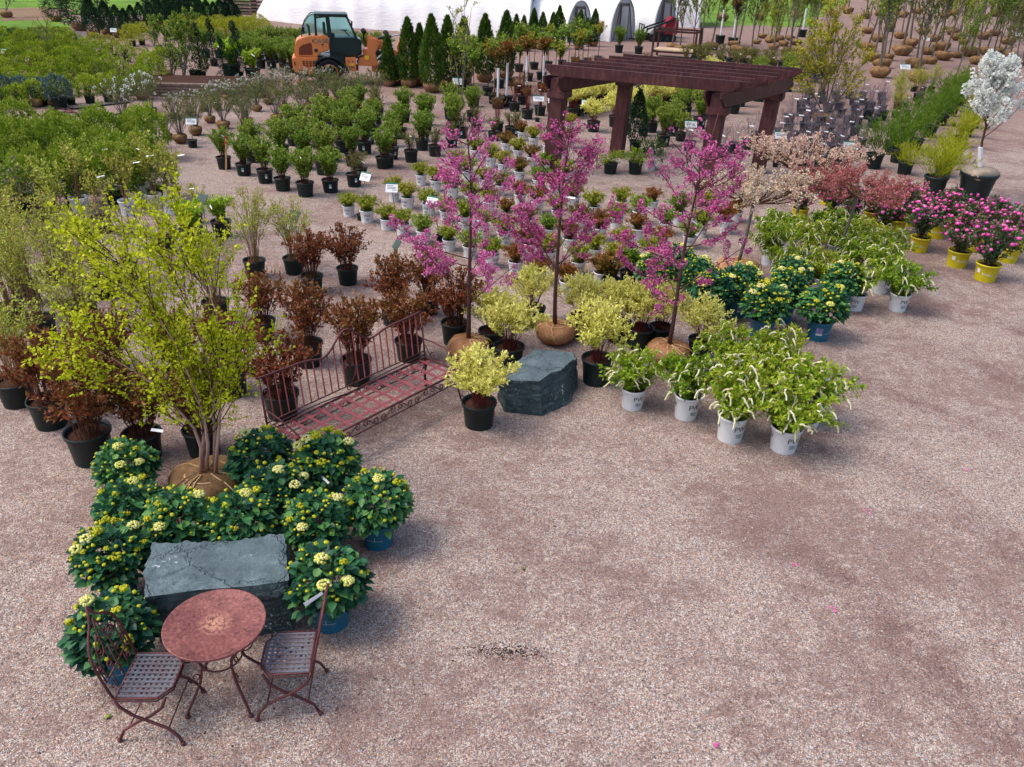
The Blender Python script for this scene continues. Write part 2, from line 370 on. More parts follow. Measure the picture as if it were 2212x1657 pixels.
# ---- vectorised vegetation
def nrm(a): return a/np.maximum(np.linalg.norm(a,axis=-1,keepdims=True),1e-9)
def tubes(P,r0,r1,sides=3):
    m,K,_=P.shape; t=np.empty_like(P); t[:,1:-1]=P[:,2:]-P[:,:-2]; t[:,0]=P[:,1]-P[:,0]; t[:,-1]=P[:,-1]-P[:,-2]; t=nrm(t)
    a=nrm(np.cross(t,np.array([.31,.87,.1]))); b=np.cross(t,a)
    r0=np.broadcast_to(np.asarray(r0,float),(m,)); r1=np.broadcast_to(np.asarray(r1,float),(m,))
    s=np.linspace(0,1,K); R=(r0[:,None]*(1-s)+r1[:,None]*s)[:,:,None,None]
    ang=2*np.pi*np.arange(sides)/sides; off=a[:,:,None,:]*np.cos(ang)[None,None,:,None]+b[:,:,None,:]*np.sin(ang)[None,None,:,None]
    V=(P[:,:,None,:]+off*R).reshape(-1,3)
    base=(np.arange(m)*K*sides)[:,None,None]+(np.arange(K-1)*sides)[None,:,None]; k=np.arange(sides)[None,None,:]; k2=(k+1)%sides
    F=np.stack([base+k,base+k2,base+sides+k2,base+sides+k],-1).reshape(-1,4); return V,F
def cat(*VF):
    Vs=[];Fs=[];o=0
    for V,F in VF: Vs.append(V); Fs.append(F+o); o+=len(V)
    return np.concatenate(Vs),np.concatenate(Fs)
def kites(rg,P,D,L,W,nb=.8,fold=.15,wide=.45):
    n=len(P); N0=nrm(np.array([0,0,1.])*nb+rg.normal(0,.5,(n,3))); S=nrm(np.cross(D,N0)); Nn=np.cross(S,D)
    L=L*rg.uniform(.7,1.3,(n,1)); W=W*rg.uniform(.75,1.25,(n,1))
    mid=P+D*L*wide; V=np.stack([P,mid+S*W/2+Nn*W*fold,P+D*L,mid-S*W/2+Nn*W*fold],1).reshape(-1,3)
    F=np.arange(n*4).reshape(n,4); return V,F
def heart(rg,P,D,L,W,nb=1.2):
    n=len(P); N0=nrm(np.array([0,0,1.])*nb+rg.normal(0,.45,(n,3))); S=nrm(np.cross(D,N0)); Nn=np.cross(S,D)
    L=L*rg.uniform(.65,1.25,(n,1)); W=W*rg.uniform(.8,1.2,(n,1))
    V=np.stack([P,P+D*L*.3+S*W*.5+Nn*W*.12,P+D*L*.65+S*W*.36+Nn*W*.08,P+D*L-Nn*L*.12,P+D*L*.65-S*W*.36+Nn*W*.08,P+D*L*.3-S*W*.5+Nn*W*.12],1).reshape(-1,3)
    b=(np.arange(n)*6)[:,None]; F=np.concatenate([b+np.array([[0,1,2,3]]),b+np.array([[0,3,4,5]])],0); return V,F
def children(rg,par,n,t0,t1,ang,ln,up=.25,K=5,wob=.04,taper=True):
    m,Kp,_=par.shape; t=rg.uniform(t0,t1,(m,n)) ; ft=t*(Kp-1); i=np.clip(ft.astype(int),0,Kp-2); f=(ft-i)[...,None]; mi=np.arange(m)[:,None]
    st=par[mi,i]*(1-f)+par[mi,i+1]*f; tg=nrm(par[mi,i+1]-par[mi,i]); q=nrm(np.cross(tg,rg.normal(size=tg.shape)))
    a=ang*rg.uniform(.7,1.3,(m,n,1)); d=nrm(tg*np.cos(a)+q*np.sin(a))
    L=ln*rg.uniform(.7,1.2,(m,n,1)); 
    if taper: L=L*((1.15-.75*t[...,None]) if taper is True else np.maximum(.12,taper[0]-taper[1]*t[...,None]))
    s=np.linspace(0,1,K)[None,None,:,None]
    P=st[:,:,None,:]+d[:,:,None,:]*L[:,:,None,:]*s+np.array([0,0,1.])*up*L[:,:,None,:]*s**2+rg.normal(0,1,(m,n,1,3))*wob*L[:,:,None,:]*np.sin(s*3.1)
    return P.reshape(m*n,K,3),t.ravel()
def along(rg,P,n,t0=.2,t1=1.):
    m,K,_=P.shape; t=rg.uniform(t0,t1,(m,n)); ft=t*(K-1); i=np.clip(ft.astype(int),0,K-2); f=(ft-i)[...,None]; mi=np.arange(m)[:,None]
    p=P[mi,i]*(1-f)+P[mi,i+1]*f; d=nrm(P[mi,i+1]-P[mi,i]); return p.reshape(-1,3),d.reshape(-1,3)
def stems(rg,n,H,R,rb,z0,flat=.3,K=6,arch=.35):
    a=rg.uniform(0,2*np.pi,n); q=np.sqrt(rg.uniform(0.02,1,n)); r=R*q; h=H*(1-flat*q**2)*rg.uniform(.82,1.05,n)
    s=np.linspace(0,1,K)[None,:]; e=np.stack([np.cos(a),np.sin(a)],-1)
    rr=rb*q[:,None]+(r-rb*q)[:,None]*(s**(1+arch*2)); zz=z0+h[:,None]*np.sin(s*np.pi/2*(.75+.25*(1-q[:,None])))/np.sin(np.pi/2*(.75+.25*(1-q[:,None])))
    P=np.stack([rr*e[:,0,None],rr*e[:,1,None],zz],-1)+rg.normal(0,.012*H,(n,K,3))*s[...,None]; return P
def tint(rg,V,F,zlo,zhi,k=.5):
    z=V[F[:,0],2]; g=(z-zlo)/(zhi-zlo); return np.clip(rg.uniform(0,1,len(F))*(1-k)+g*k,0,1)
def shrub(seed,H,R,z0,ns=30,tw=5,twl=.2,nl=6,L=.04,W=.02,rb=.06,leaf='leaf_green',stem='stem_brown',sr=.005,flat=.3,t0=.3,lt0=.1,outw=.6,arch=.35,nb=.8):
    """fountain of stems with twigs and leaves; returns (stem mesh, leaf mesh, twig polylines)"""
    rg=np.random.default_rng(seed); S=stems(rg,ns,H,R,rb,z0,flat,arch=arch)
    Tw,_=children(rg,S,tw,t0,1.,.7,twl*H,.3,4); P,D=along(rg,Tw,nl,lt0,1.); P2,D2=along(rg,S,max(2,nl),t0,1.)
    P=np.concatenate([P,P2]); D=np.concatenate([D,D2]); D=nrm(D*.5+rg.normal(0,outw,D.shape)+np.array([0,0,.25]))
    V,F=kites(rg,P,D,L,W,nb); sv=cat(tubes(S,sr,sr*.45),tubes(Tw,sr*.45,sr*.2))
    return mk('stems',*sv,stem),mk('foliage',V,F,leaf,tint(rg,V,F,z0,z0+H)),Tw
def mound(seed,H,R,z0,n=700,L=.06,W=.03,leaf='leaf_green',shape='dome',lump=.18,spread=.5,upd=.6,nb=.5,k=.35,inner=.55):
    rg=np.random.default_rng(seed); 
    if shape=='dome':
        u=rg.uniform(-.55,1,n); a=rg.uniform(0,2*np.pi,n); s=np.sqrt(1-u*u); d=np.stack([s*np.cos(a),s*np.sin(a),u],-1)
        c=np.array([noise.noise(Vector(x*2.6+seed)) for x in d]); q=(rg.uniform(inner**2,1,n)**.5)*(1+lump*2*c)
        P=d*q[:,None]*np.array([R,R,H*.62])+np.array([0,0,z0+H*.38]); out=d
    else:   # cone
        t=rg.uniform(0,1,n)**.9; a=rg.uniform(0,2*np.pi,n); prof=np.where(t<.12,.78+1.8*t,1)*(1-np.clip((t-.12)/.88,0,1)**2.1)+.04
        c=np.array([noise.noise(Vector((math.cos(x)*1.6,math.sin(x)*1.6,y*5+seed))) for x,y in zip(a,t)])
        q=(rg.uniform(inner**2,1,n)**.5)*(1+lump*2*c)*prof*R; P=np.stack([q*np.cos(a),q*np.sin(a),z0+t*H],-1); out=np.stack([np.cos(a),np.sin(a),.2+0*a],-1)
    D=nrm(out*spread+np.array([0,0,upd])+rg.normal(0,.35,(n,3))); V,F=kites(rg,P,D,L,W,nb)
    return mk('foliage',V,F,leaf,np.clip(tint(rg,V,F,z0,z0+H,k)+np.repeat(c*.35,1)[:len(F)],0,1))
def blobs(seed,P,r,mat,n=6,m=4,lump=.5,petals=0):
    rg=np.random.default_rng(seed); V=[];F=[];tt=[]
    b=B()
    for i,p in enumerate(P):
        b.ball(p,r*rg.uniform(.7,1.3),n,m,.75,lump,float(i*1.7+seed))
    me=mk('flowers',np.array(b.V),np.array(b.F),mat,rg.uniform(0,1,len(b.F))); return me
def tufts(seed,P,r,mat,k=10,L=.5,up=.3):
    """flower heads or clusters: k small petals bursting from each point"""
    rg=np.random.default_rng(seed); n=len(P); r=np.broadcast_to(np.asarray(r,float),(n,))
    D=nrm(rg.normal(size=(n,k,3))+np.array([0,0,up])); Q=np.asarray(P)[:,None,:]+D*r[:,None,None]*.55; rr=np.repeat(r,k)[:,None]
    V,F=kites(rg,Q.reshape(-1,3),D.reshape(-1,3)*1.0,1.,1.,.4) if False else kites2(rg,Q.reshape(-1,3),D.reshape(-1,3),rr*L*2,rr*L*1.6)
    return mk('flowers',V,F,mat,rg.uniform(0,1,len(F)))
def kites2(rg,P,D,L,W):
    n=len(P); S=nrm(np.cross(D,rg.normal(size=(n,3)))); V=np.stack([P-S*W*.1,P+D*L*.5+S*W/2,P+D*L,P+D*L*.5-S*W/2],1).reshape(-1,3); return V,np.arange(n*4).reshape(n,4)
# ---------------------------------------------------------------- setting
def sheet(name,pts,mat,z=0.):
    bm=bmesh.new(); vs_=[bm.verts.new((p[0],p[1],z)) for p in pts]; bm.faces.new(vs_); bmesh.ops.triangulate(bm,faces=bm.faces); bmesh.ops.recalc_face_normals(bm,faces=bm.faces)
    me=bpy.data.meshes.new(name); bm.to_mesh(me); bm.free()
    if me.polygons[0].normal.z<0: me.flip_normals()
    me.materials.append(MATS[mat]); o=solo(name,me); o['kind']='structure'; return o
sheet('ground',[(-420,-60),(420,-60),(420,600),(-420,600)],'gravel')
def rough(pts,amp,n=9,seed=1):
    out=[]; rg=random.Random(seed)
    for i,p in enumerate(pts):
        q=pts[(i+1)%len(pts)]
        for k in range(n): out.append(p.lerp(q,k/n)+Vector((rg.uniform(-amp,amp),rg.uniform(-amp,amp),0)))
    return out
sheet('grass_strip',rough([G('D',-60,66),G('D',155,64),G('D',150,40),G('D',60,36),G('D',-60,34)],.7,9,2),'grass',.008)
sheet('grass_field',rough([G('D',-200,26),G('D',60,26),G('D',140,30),G('D',250,32),G('D',420,32),G('D',530,24),G('D',560,-25),G('D',-260,-25)],.8,9,3),'grass',.008)
sheet('weedy_ground',rough([G('D',10,44),G('D',150,46),G('D',150,20),G('D',60,16),G('D',10,20)],.7,6,4),'weedy_dirt',.012)
sheet('grass_bank',rough([G('D',1490,60),G('D',1600,55),G('D',1760,58),G('D',1775,30),G('D',1900,-20),G('D',1480,-20)],.7,7,5),'grass',.008)
sheet('wet_track',rough([G('D',108,84),G('D',235,86),G('D',232,72),G('D',130,66)],.3,6,6),'wet_dirt',.008)
sheet('grass_far',[(-400,118),(400,150),(400,520),(-400,520)],'grass',.012)
# loose stones, soil spill
def scatter(name,n,xr,yr,s0,s1,mat,seed,kind='stuff',sq=.6,fn=None):
    rg=np.random.default_rng(seed); oct_=np.array([[1,0,0],[0,1,0],[-1,0,0],[0,-1,0],[0,0,1],[0,0,-1]],float)
    f=np.array([[0,1,4],[1,2,4],[2,3,4],[3,0,4],[1,0,5],[2,1,5],[3,2,5],[0,3,5]])
    if fn: P=fn(rg,n)
    else: P=np.stack([rg.uniform(*xr,n),rg.uniform(*yr,n)],-1)
    s=rg.uniform(s0,s1,n)*rg.uniform(.6,1.1,n); V=oct_[None]*s[:,None,None]*rg.uniform(.6,1.2,(n,6,1)); a=rg.uniform(0,6.28,n); ca,sa=np.cos(a),np.sin(a)
    x=V[...,0]*ca[:,None]-V[...,1]*sa[:,None]; y=V[...,0]*sa[:,None]+V[...,1]*ca[:,None]; z=V[...,2]*sq+(s*sq*.45)[:,None]
    V=np.stack([x+P[:,0,None],y+P[:,1,None],z],-1).reshape(-1,3); F=(f[None]+(np.arange(n)*6)[:,None,None]).reshape(-1,3)
    me=mk(name,V,F,mat,np.repeat(rg.uniform(0,1,n),8)); o=solo(name,me); o['kind']=kind; return o
leafmat('stone_mix',[(92,78,76),(150,126,114),(196,166,148),(168,166,170),(222,208,198),(150,104,88)],.95,0,.85,0)
leafmat('soil_mix',[(34,26,26),(56,44,40),(84,66,58)],1,0,.9,0)
scatter('loose_stones',7000,(-4.6,4.8),(3.6,8.5),.006,.013,'stone_mix',5)
scatter('scattered_gravel',6000,(-7,8),(8,15),.008,.016,'stone_mix',6)
def spill(rg,n):
    c=G('C5',2890/1.0,860) if False else G('D',1092,1408)
    return np.stack([c.x+rg.normal(0,.17,n),c.y+rg.normal(0,.045,n)],-1)
def litter(rg,n):
    P=np.stack([rg.uniform(-5,9,n*4),rg.uniform(3.6,16,n*4)],-1); k=np.array([noise.noise(Vector((x*.8,y*.8,0)))+.5*noise.noise(Vector((x*2.7,y*2.7,4))) for x,y in P])>.22; return P[k][:n]
rgq=np.random.default_rng(9); nl_=len(litter(rgq,2600)); scatter('organic_litter',nl_,None,None,.004,.011,'soil_mix',9,fn=lambda rg,n:litter(np.random.default_rng(9),2600))
o=scatter('soil_spill',420,None,None,.004,.011,'soil_mix',8,fn=spill); tag(o,None,None)
# ---------------------------------------------------------------- text
def text_mesh(s,size):
    cu=bpy.data.curves.new('t','FONT'); cu.body=s; cu.size=size; cu.align_x='CENTER'; cu.align_y='CENTER'; cu.resolution_u=2
    ob=bpy.data.objects.new('t',cu); col.objects.link(ob); dg=bpy.context.evaluated_depsgraph_get(); me=bpy.data.meshes.new_from_object(ob.evaluated_get(dg))
    V=[tuple(v.co) for v in me.vertices]; F=[tuple(p.vertices) for p in me.polygons]
    bpy.data.objects.remove(ob); bpy.data.curves.remove(cu); bpy.data.meshes.remove(me); return V,F
def wrap(V,z0,rf,a0=0.,dx=0.,off=.0025):
    out=[]
    for x,y,*_ in V:
        z=z0+y; r=rf(z)+off; a=(x+dx)/r+a0-PI/2; out.append((r*math.cos(a),r*math.sin(a),z))
    return out
def rectV(w,h,nx=6): 
    V=[(-w/2+w*i/nx,y) for y in(-h/2,h/2) for i in range(nx+1)]; return V,[(i,i+1,i+nx+2,i+nx+1) for i in range(nx)]
# ---------------------------------------------------------------- pots
def pot(H,rt,rb,mat,holes=True,n=20):
    b=B(); b.lathe([(rb,0),(rb,.004),(rt*.95,H*.86),(rt*.955,H*.865),(rt*1.03,H*.9),(rt*1.04,H),(rt*.97,H),(rt*.94,H*.9),(rt*.93,H*.82)],n); 
    return b.mesh('pot',mat,True), (lambda z: rb+(rt*.95-rb)*z/(H*.86))
def soil(H,rt):
    b=B(); n=14; b.V=[(0,0,H*.86)]+[(rt*.95*math.cos(2*PI*k/n),rt*.95*math.sin(2*PI*k/n),H*.835) for k in range(n)]; b.F=[(0,1+k,1+(k+1)%n) for k in range(n)]; return mk('soil',b.V,b.F,'soil')
def ring(H,rt,h=.012):
    b=B(); b.lathe([(rt*.955,H*.80),(rt*.985,H*.805),(rt*.985,H*.825),(rt*.96,H*.83)],20); return b
POT={}
def regpot(key,H,rt,rb,mat,prints=None):
    me,rf=pot(H,rt,rb,mat); POT[key]=dict(H=H,rt=rt,me=me,soil=soil(H,rt),rf=rf,prints=[])
    return POT[key]
p=regpot('black',.30,.19,.155,'pot_black')
V,F=rectV(.05,.09); p['prints'].append(('plant_label',mk('plant_label',wrap(V,.17,p['rf'],.35),F,'tag_white'))); V,F=rectV(.045,.035); p['prints'].append(('label_photo',mk('label_photo',wrap(V,.19,p['rf'],.35,0,.004),F,'print_teal')))
p=regpot('plain_black',.30,.19,.155,'pot_black')
p=regpot('slate',.27,.16,.13,'pot_slate')
p=regpot('big_black',.52,.42,.33,'pot_black')
p=regpot('white',.27,.15,.122,'pot_white')
b=B(); V,F=text_mesh('PW',.085); b.add(wrap(V,.165,p['rf']),F)
for k,(zz,ww) in enumerate(((.105,.08),(.09,.06),(.075,.07))): V,F=rectV(ww,.006,4); b.add(wrap(V,zz,p['rf']),F)
V,F=text_mesh('PW',.085); b.add(wrap(V,.165,p['rf'],2.1),F); V,F=text_mesh('PW',.085); b.add(wrap(V,.165,p['rf'],-2.1),F)
p['prints'].append(('pot_lettering',mk('pot_lettering',b.V,b.F,'print_dark')))
p=regpot('blue',.27,.168,.135,'pot_blue')
V,F=rectV(.085,.10); p['prints'].append(('plant_label',mk('plant_label',wrap(V,.15,p['rf'],-.45),F,'print_violet'))); b=B(); V,F=rectV(.085,.02); b.add(wrap(V,.108,p['rf'],-.45,0,.004),F); V,F=rectV(.15,.003); b.add(wrap(V,.12,p['rf'],.5),F); V,F=rectV(.004,.05,1); b.add(wrap(V,.14,p['rf'],.5),F); p['prints'].append(('label_band',mk('label_band',b.V,b.F,'print_pale')))
p=regpot('yellow',.26,.17,.14,'pot_yellow')
V,F=text_mesh('Knock',.062); p['prints'].append(('pot_lettering',mk('pot_lettering',wrap(V,.12,p['rf']),F,'print_pale'))); V,F=rectV(.05,.06); p['prints'].append(('plant_label',mk('plant_label',wrap(V,.16,p['rf'],-.9),F,'tag_white')))
p=regpot('bird',.28,.15,.12,'pot_black')
bird=[(-.055,.002),(-.02,.012),(-.012,.05),(0,.058),(.008,.02),(.03,.022),(.055,.028),(.036,.008),(.022,-.004),(.028,-.045),(.008,-.03),(-.012,-.014),(-.04,-.03)]
p['prints'].append(('hummingbird_print',mk('hummingbird_print',wrap(bird,.14,p['rf']),[tuple(range(len(bird)))],'print_pale')))
p=regpot('little',.13,.085,.07,'pot_black')
def ball_mesh(R,H,mat,seed,lump=.22,flare=1.):
    b=B(); n=18; m=9; prof=[]
    V=[];F=[]
    for i in range(m+1):
        t=i/m; th=PI*t; z=H*.5*(1+math.cos(th)); r=R*math.sin(th)**.42*(1-.26*(1-z/H)**1.3*flare) if 0<i<m else 0.02*R
        for k in range(n):
            a=2*PI*k/n; q=1+lump*noise.noise(Vector((math.cos(a)*1.3,math.sin(a)*1.3,z*3+seed)))+.06*noise.noise(Vector((math.cos(a)*4,math.sin(a)*4,z*9+seed)))
            V.append((r*q*math.cos(a),r*q*math.sin(a),max(z*(1+.1*noise.noise(Vector((a,z*2,seed)))),-.01)))
    for i in range(m):
        for k in range(n): F.append((i*n+k,(i+1)*n+k,(i+1)*n+(k+1)%n,i*n+(k+1)%n))
    b.add(V,F); me=b.mesh('root_ball',mat,True); return me
def twine_mesh(R,H,seed,n=7,r=.006):
    b=B(); rg=random.Random(seed)
    for k in range(n):
        a=rg.uniform(0,6.28); P=[]
        for i in range(9):
            t=i/8; th=PI*.62*t+.08; z=H*.5*(1+math.cos(th))+.012; rr=R*math.sin(th)**.62*1.06; aa=a+.5*t*rg.uniform(.6,1); P.append((rr*math.cos(aa),rr*math.sin(aa),z))
        b.tube(P,r,3)
    for k in range(3):
        a=rg.uniform(0,6.28); rr=R*.5; P=[(rr*math.cos(a+i*.35),rr*math.sin(a+i*.35),H*.93+.015) for i in range(7)]; b.tube(P,r,3)
    return b.mesh('twine','twine')
def tag_mesh(P,L,W,mat='tag_white',seed=1,n=3):
    rg=random.Random(seed); b=B()
    for k in range(n):
        p=Vector(P[rg.randrange(len(P))]); a=rg.uniform(-1.2,1.2); d=Vector((math.cos(a),math.sin(a)*.6,rg.uniform(-.5,.3))).normalized(); s=d.cross(Vector((0,-.6,.8))).normalized()
        b.add([p-s*W/2,p+s*W/2,p+d*L+s*W/2,p+d*L-s*W/2],[(0,1,2,3)])
    return mk('plant_tag',b.V,b.F,mat)
# ---------------------------------------------------------------- kinds: list of variants, each = (pot key or ball meshes, [(part,mesh)])
KIND={}
def potted(key,potk,variants,facing=.6,tagp=.35):
    KIND[key]=dict(pot=potk,var=variants,facing=facing,tagp=tagp)
COUNT={}
def place(key,name,loc,sc=1.,label=None,cat_='shrub',group=None,rz=None,tagit=None,ssc=None,lean=0.,var=None):
    k=KIND[key]; i=COUNT.get(key,0); COUNT[key]=i+1; v=k['var'][i%len(k['var'])] if var is None else k['var'][var]
    if rz is None: rz=math.atan2(-loc[0],loc[1])*0+rnd.uniform(-k['facing'],k['facing'])
    s=(sc,sc,sc*(ssc or rnd.uniform(.94,1.08)))
    r=empty(name,loc,rz,s); tag(r,label,cat_,group)
    if lean: r.rotation_euler=(0,lean,rz)
    pk=k['pot']
    if isinstance(pk,str):
        P=POT[pk]; po=part('pot',P['me'],r); part('soil',P['soil'],po)
        if pk not in('black',) or rnd.random()<.45:
            for nme,me in P['prints']: part(nme,me,po)
    elif pk: 
        bl=pk[i%len(pk)]; po=part('root_ball',bl[0],r)
        if bl[1]: part('twine',bl[1],po)
    for nme,me in v:
        if nme=='plant_tag' and not (rnd.random()<k['tagp'] if tagit is None else tagit): continue
        if nme=='pot': continue
        part(nme,me,r)
    return r
def vmake(n,seed,fn): return [fn(seed+i) for i in range(n)]
def A(P,step=1): return [tuple(x) for x in P.reshape(-1,3)[::step]]
# bronze shrub
def f(s):
    a,l,t=shrub(s,.80,.44,.26,40,8,.24,8,.042,.026,.10,'leaf_bronze','stem_brown',.005,.35,.18); return [('stems',a),('foliage',l),('plant_tag',tag_mesh(A(t,9),.12,.02,seed=s,n=1))]
potted('bronze','plain_black',vmake(4,100,f),3.1,.3)
def f(s):
    a,l,t=shrub(s,1.15,.48,.26,40,8,.2,5,.036,.02,.08,'leaf_spring','stem_tan',.004,.25,.3); return [('stems',a),('foliage',l),('plant_tag',tag_mesh(A(t,9),.14,.02,seed=s,n=1))]
potted('spring','black',vmake(3,120,f),3.1,.5)
def f(s):
    a,l,t=shrub(s,.68,.44,.26,42,8,.24,8,.05,.021,.08,'leaf_cream','stem_red',.004,.35,.35); return [('stems',a),('foliage',l)]
potted('dogwood','black',vmake(4,140,f),3.1)
def f(s):
    a,l,t=shrub(s,.66,.46,.12,38,7,.2,10,.054,.026,.06,'leaf_itea','stem_tan',.004,.4,.15,outw=.7,arch=.5); rg=np.random.default_rng(s)
    e=t[:,-1][rg.permutation(len(t))[:56]]; e=e[(e[:,2]<.85)]; d=nrm(e*np.array([1,1,0])+rg.normal(0,.3,e.shape)*np.array([1,1,0])+1e-4); n=len(e); K=6; q=np.linspace(0,1,K)[None,:,None]; L=rg.uniform(.07,.13,(n,1,1))
    P=e[:,None,:]+d[:,None,:]*L*q*.9+np.array([0,0,1.])*L*(.45*q-1.15*q**2)+rg.normal(0,.006,(n,K,3)); V,F=tubes(P,.0115,.009,5)
    return [('stems',a),('foliage',l),('flowers',mk('flowers',V,F,'tassel',rg.uniform(0,1,len(F)))),('plant_tag',tag_mesh(A(t,9),.15,.025,seed=s,n=1))]
potted('itea','white',vmake(4,160,f),.7,.6)
def dome_pts(rg,n,R,H,z0,umin=-.15):
    u=rg.uniform(umin,1,n); a=rg.uniform(0,2*np.pi,n); s=np.sqrt(1-u*u); d=np.stack([s*np.cos(a),s*np.sin(a),u],-1); return d*np.array([R,R,H*.62])+np.array([0,0,z0+H*.38]),d
def f(s):
    rg=np.random.default_rng(s); H,R,z0=.46,.295,.26
    P,d=dome_pts(rg,820,R,H,z0,-.45); P=(P-[0,0,z0+H*.38])*rg.uniform(.55,1.,(820,1))+[0,0,z0+H*.38]; D=nrm(d*np.array([1,1,.25])+rg.normal(0,.35,d.shape)+[0,0,-.12]); V,F=heart(rg,P,D,.078,.066)
    lf=mk('foliage',V,F,'leaf_hydrangea',np.concatenate([rg.uniform(0,1,820)]*2))
    S=stems(rg,16,H*.9,R*.8,.05,z0,.3); st=mk('stems',*tubes(S,.005,.003),'stem_red')
    Q,_=dome_pts(rg,(34,46,40,56,38)[s%5],R*1.04,H,z0,-.1); Q[:,2]+=.045; b=B()
    for i,q in enumerate(Q): b.ball(q,rg.uniform(.012,.022),7,4,.7,.4,i)
    Q2,_=dome_pts(rg,(2,6,3,9,4)[s%5],R*.95,H,z0,.2); Q2[:,2]+=.05
    cl=[]
    for q in Q2:
        m=26; o=rg.normal(size=(m,3)); o=o/np.linalg.norm(o,axis=1,keepdims=True); o[:,2]=abs(o[:,2])*.8
        hs=rg.uniform(.5,1.3)
        for x in o: b.ball(q+x*rg.uniform(.022,.036)*hs,.012*hs,5,3,.9,.3,x[0]*9)
    fl=mk('flowers',np.array(b.V),np.array(b.F),'petal_yellow',rg.uniform(0,1,len(b.F)))
    Q3,_=dome_pts(rg,1+s%3,R,H,z0,.3); Q3[:,2]+=.05; b=B()
    for q in Q3:
        o=nrm(rg.normal(size=(46,3))); o[:,2]=abs(o[:,2])*.7-.05
        for x in o: b.ball(q+x*.046,.014,5,3,.8,.3,x[0]*9)
    hd=mk('flower_heads',np.array(b.V),np.array(b.F),'petal_creamy',rg.uniform(0,1,len(b.F)))
    return [('stems',st),('foliage',lf),('flowers',fl),('flower_heads',hd),('plant_tag',tag_mesh(list(P[::15]*1.02),.12,.022,seed=s,n=1))]
potted('hydrangea','blue',vmake(5,200,f),.8,.4)
def f(s):
    a,l,t=shrub(s,.62,.48,.18,32,8,.24,8,.042,.03,.05,'leaf_rose','stem_brown',.004,.3,.15,outw=.8); rg=np.random.default_rng(s)
    e=t[:,-1][rg.permutation(len(t))[:64]]; fl=blobs(s,[tuple(x) for x in e+[0,0,.012]],.03,'petal_pink',7,5,.35); return [('stems',a),('foliage',l),('flowers',fl)]
potted('rose','yellow',vmake(4,220,f),.6,0)
def f(mat):
    def g(s):
        a,l,t=shrub(s,.38,.33,.20,44,7,.26,8,.048,.018,.05,mat,'stem_brown',.003,.35,.1,outw=.8,arch=.7); return [('stems',a),('foliage',l),('plant_tag',tag_mesh(A(t,9),.07,.018,seed=s,n=1))]
    return g
potted('goldmound','white',vmake(2,240,f('leaf_gold'))+vmake(2,244,f('leaf_rusty')),.8,.15)
potted('greenmound','white',vmake(2,250,f('leaf_green')),.8,.15)
def f(s):
    a,l,t=shrub(s,.72,.34,.26,42,8,.22,8,.042,.025,.07,'leaf_green','stem_brown',.004,.2,.15); return [('stems',a),('foliage',l),('plant_tag',tag_mesh(A(t,9),.1,.02,seed=s,n=1))]
potted('greenbush','black',vmake(4,260,f),.5,.25)
def f(s):
    a,l,t=shrub(s,.50,.33,.26,30,6,.22,5,.03,.016,.07,'leaf_olive','stem_brown',.004,.2,.15); return [('stems',a),('foliage',l),('plant_tag',tag_mesh(A(t,9),.1,.02,seed=s,n=1))]
potted('olivebush','black',vmake(3,270,f),.5,.25)
BALLS=[(ball_mesh(.24,.27,'burlap',i),None) for i in range(3)]
def f(s):
    a,l,t=shrub(s,1.0,.62,.22,32,7,.2,5,.042,.026,.05,'leaf_olive','bark_grey',.007,.25,.3,arch=.1); return [('stems',a),('foliage',l),('plant_tag',tag_mesh(A(t,9),.16,.03,seed=s,n=1))]
potted('viburnum',BALLS,vmake(3,280,f),3.1,.4)
def f(s):
    a,l,t=shrub(s,.95,.6,.22,30,7,.2,4,.042,.026,.05,'leaf_olive','bark_grey',.007,.25,.35,arch=.1); rg=np.random.default_rng(s); e=t[:,-1][rg.permutation(len(t))[:30]]; fl=tufts(s,e,.038,'petal_white',12,.45); return [('stems',a),('foliage',l),('flowers',fl)]
KIND['whiteviburnum']=dict(pot=BALLS,var=vmake(2,290,f),facing=3.1,tagp=0)
potted('pottedviburnum','big_black' if False else 'plain_black',KIND['whiteviburnum']['var'],3.1)
def f(s):
    m=mound(s,1.0,.50,.2,2600,.06,.042,'leaf_bright','dome',.2,.6,.4,.6,.4,.8); return [('foliage',m)]
potted('euonymus','plain_black',vmake(4,300,f),3.1)
def gm(mat,H=.62,R=.34,n=1300,L=.06,W=.032,sh='dome',lump=.10,z0=.22):
    return lambda s:[('foliage',mound(s,H,R,z0,n,L,W,mat,sh,lump,.7,.45,.5,.35,.82))]
potted('goldball',BALLS,vmake(4,310,gm('needle_gold',.7,.4)),3.1)
potted('goldballpot','plain_black',vmake(2,316,gm('needle_gold',.7,.4)),3.1)
potted('blueball','plain_black',vmake(2,320,gm('needle_blue')),3.1)
potted('variegated','plain_black',vmake(2,324,gm('leaf_gold',.55,.42,700,.07,.035)),3.1)
potted('hedgegold','plain_black',vmake(3,328,gm('spray_lime',.95,.62,1200,.09,.04,'dome',.2)),3.1)
potted('darkdome','plain_black',vmake(2,332,gm('needle_green',.8,.45,800,.09,.035)),3.1)
BIGB=[(ball_mesh(.42,.40,'burlap',i+10),None) for i in range(3)]
BIGT=[(ball_mesh(.5,.42,'burlap',i+20,.3),None) for i in range(4)]
potted('arbor',BIGB,vmake(4,340,lambda s:[('foliage',mound(s,2.5,.48,.3,4400,.13,.05,'needle_green','cone',.16,.35,.9,.2,.15,.5))]),3.1)
potted('arborsmall',BIGB,vmake(2,346,lambda s:[('foliage',mound(s,1.75,.55,.3,2400,.12,.045,'needle_dark','cone',.12,.4,.8,.2,.15,.5))]),3.1)
potted('spruce',BIGB,vmake(2,350,lambda s:[('foliage',mound(s,3.0,.7,.25,3400,.15,.05,'needle_dark','cone',.3,.9,.2,.2,.2,.4))]),3.1)
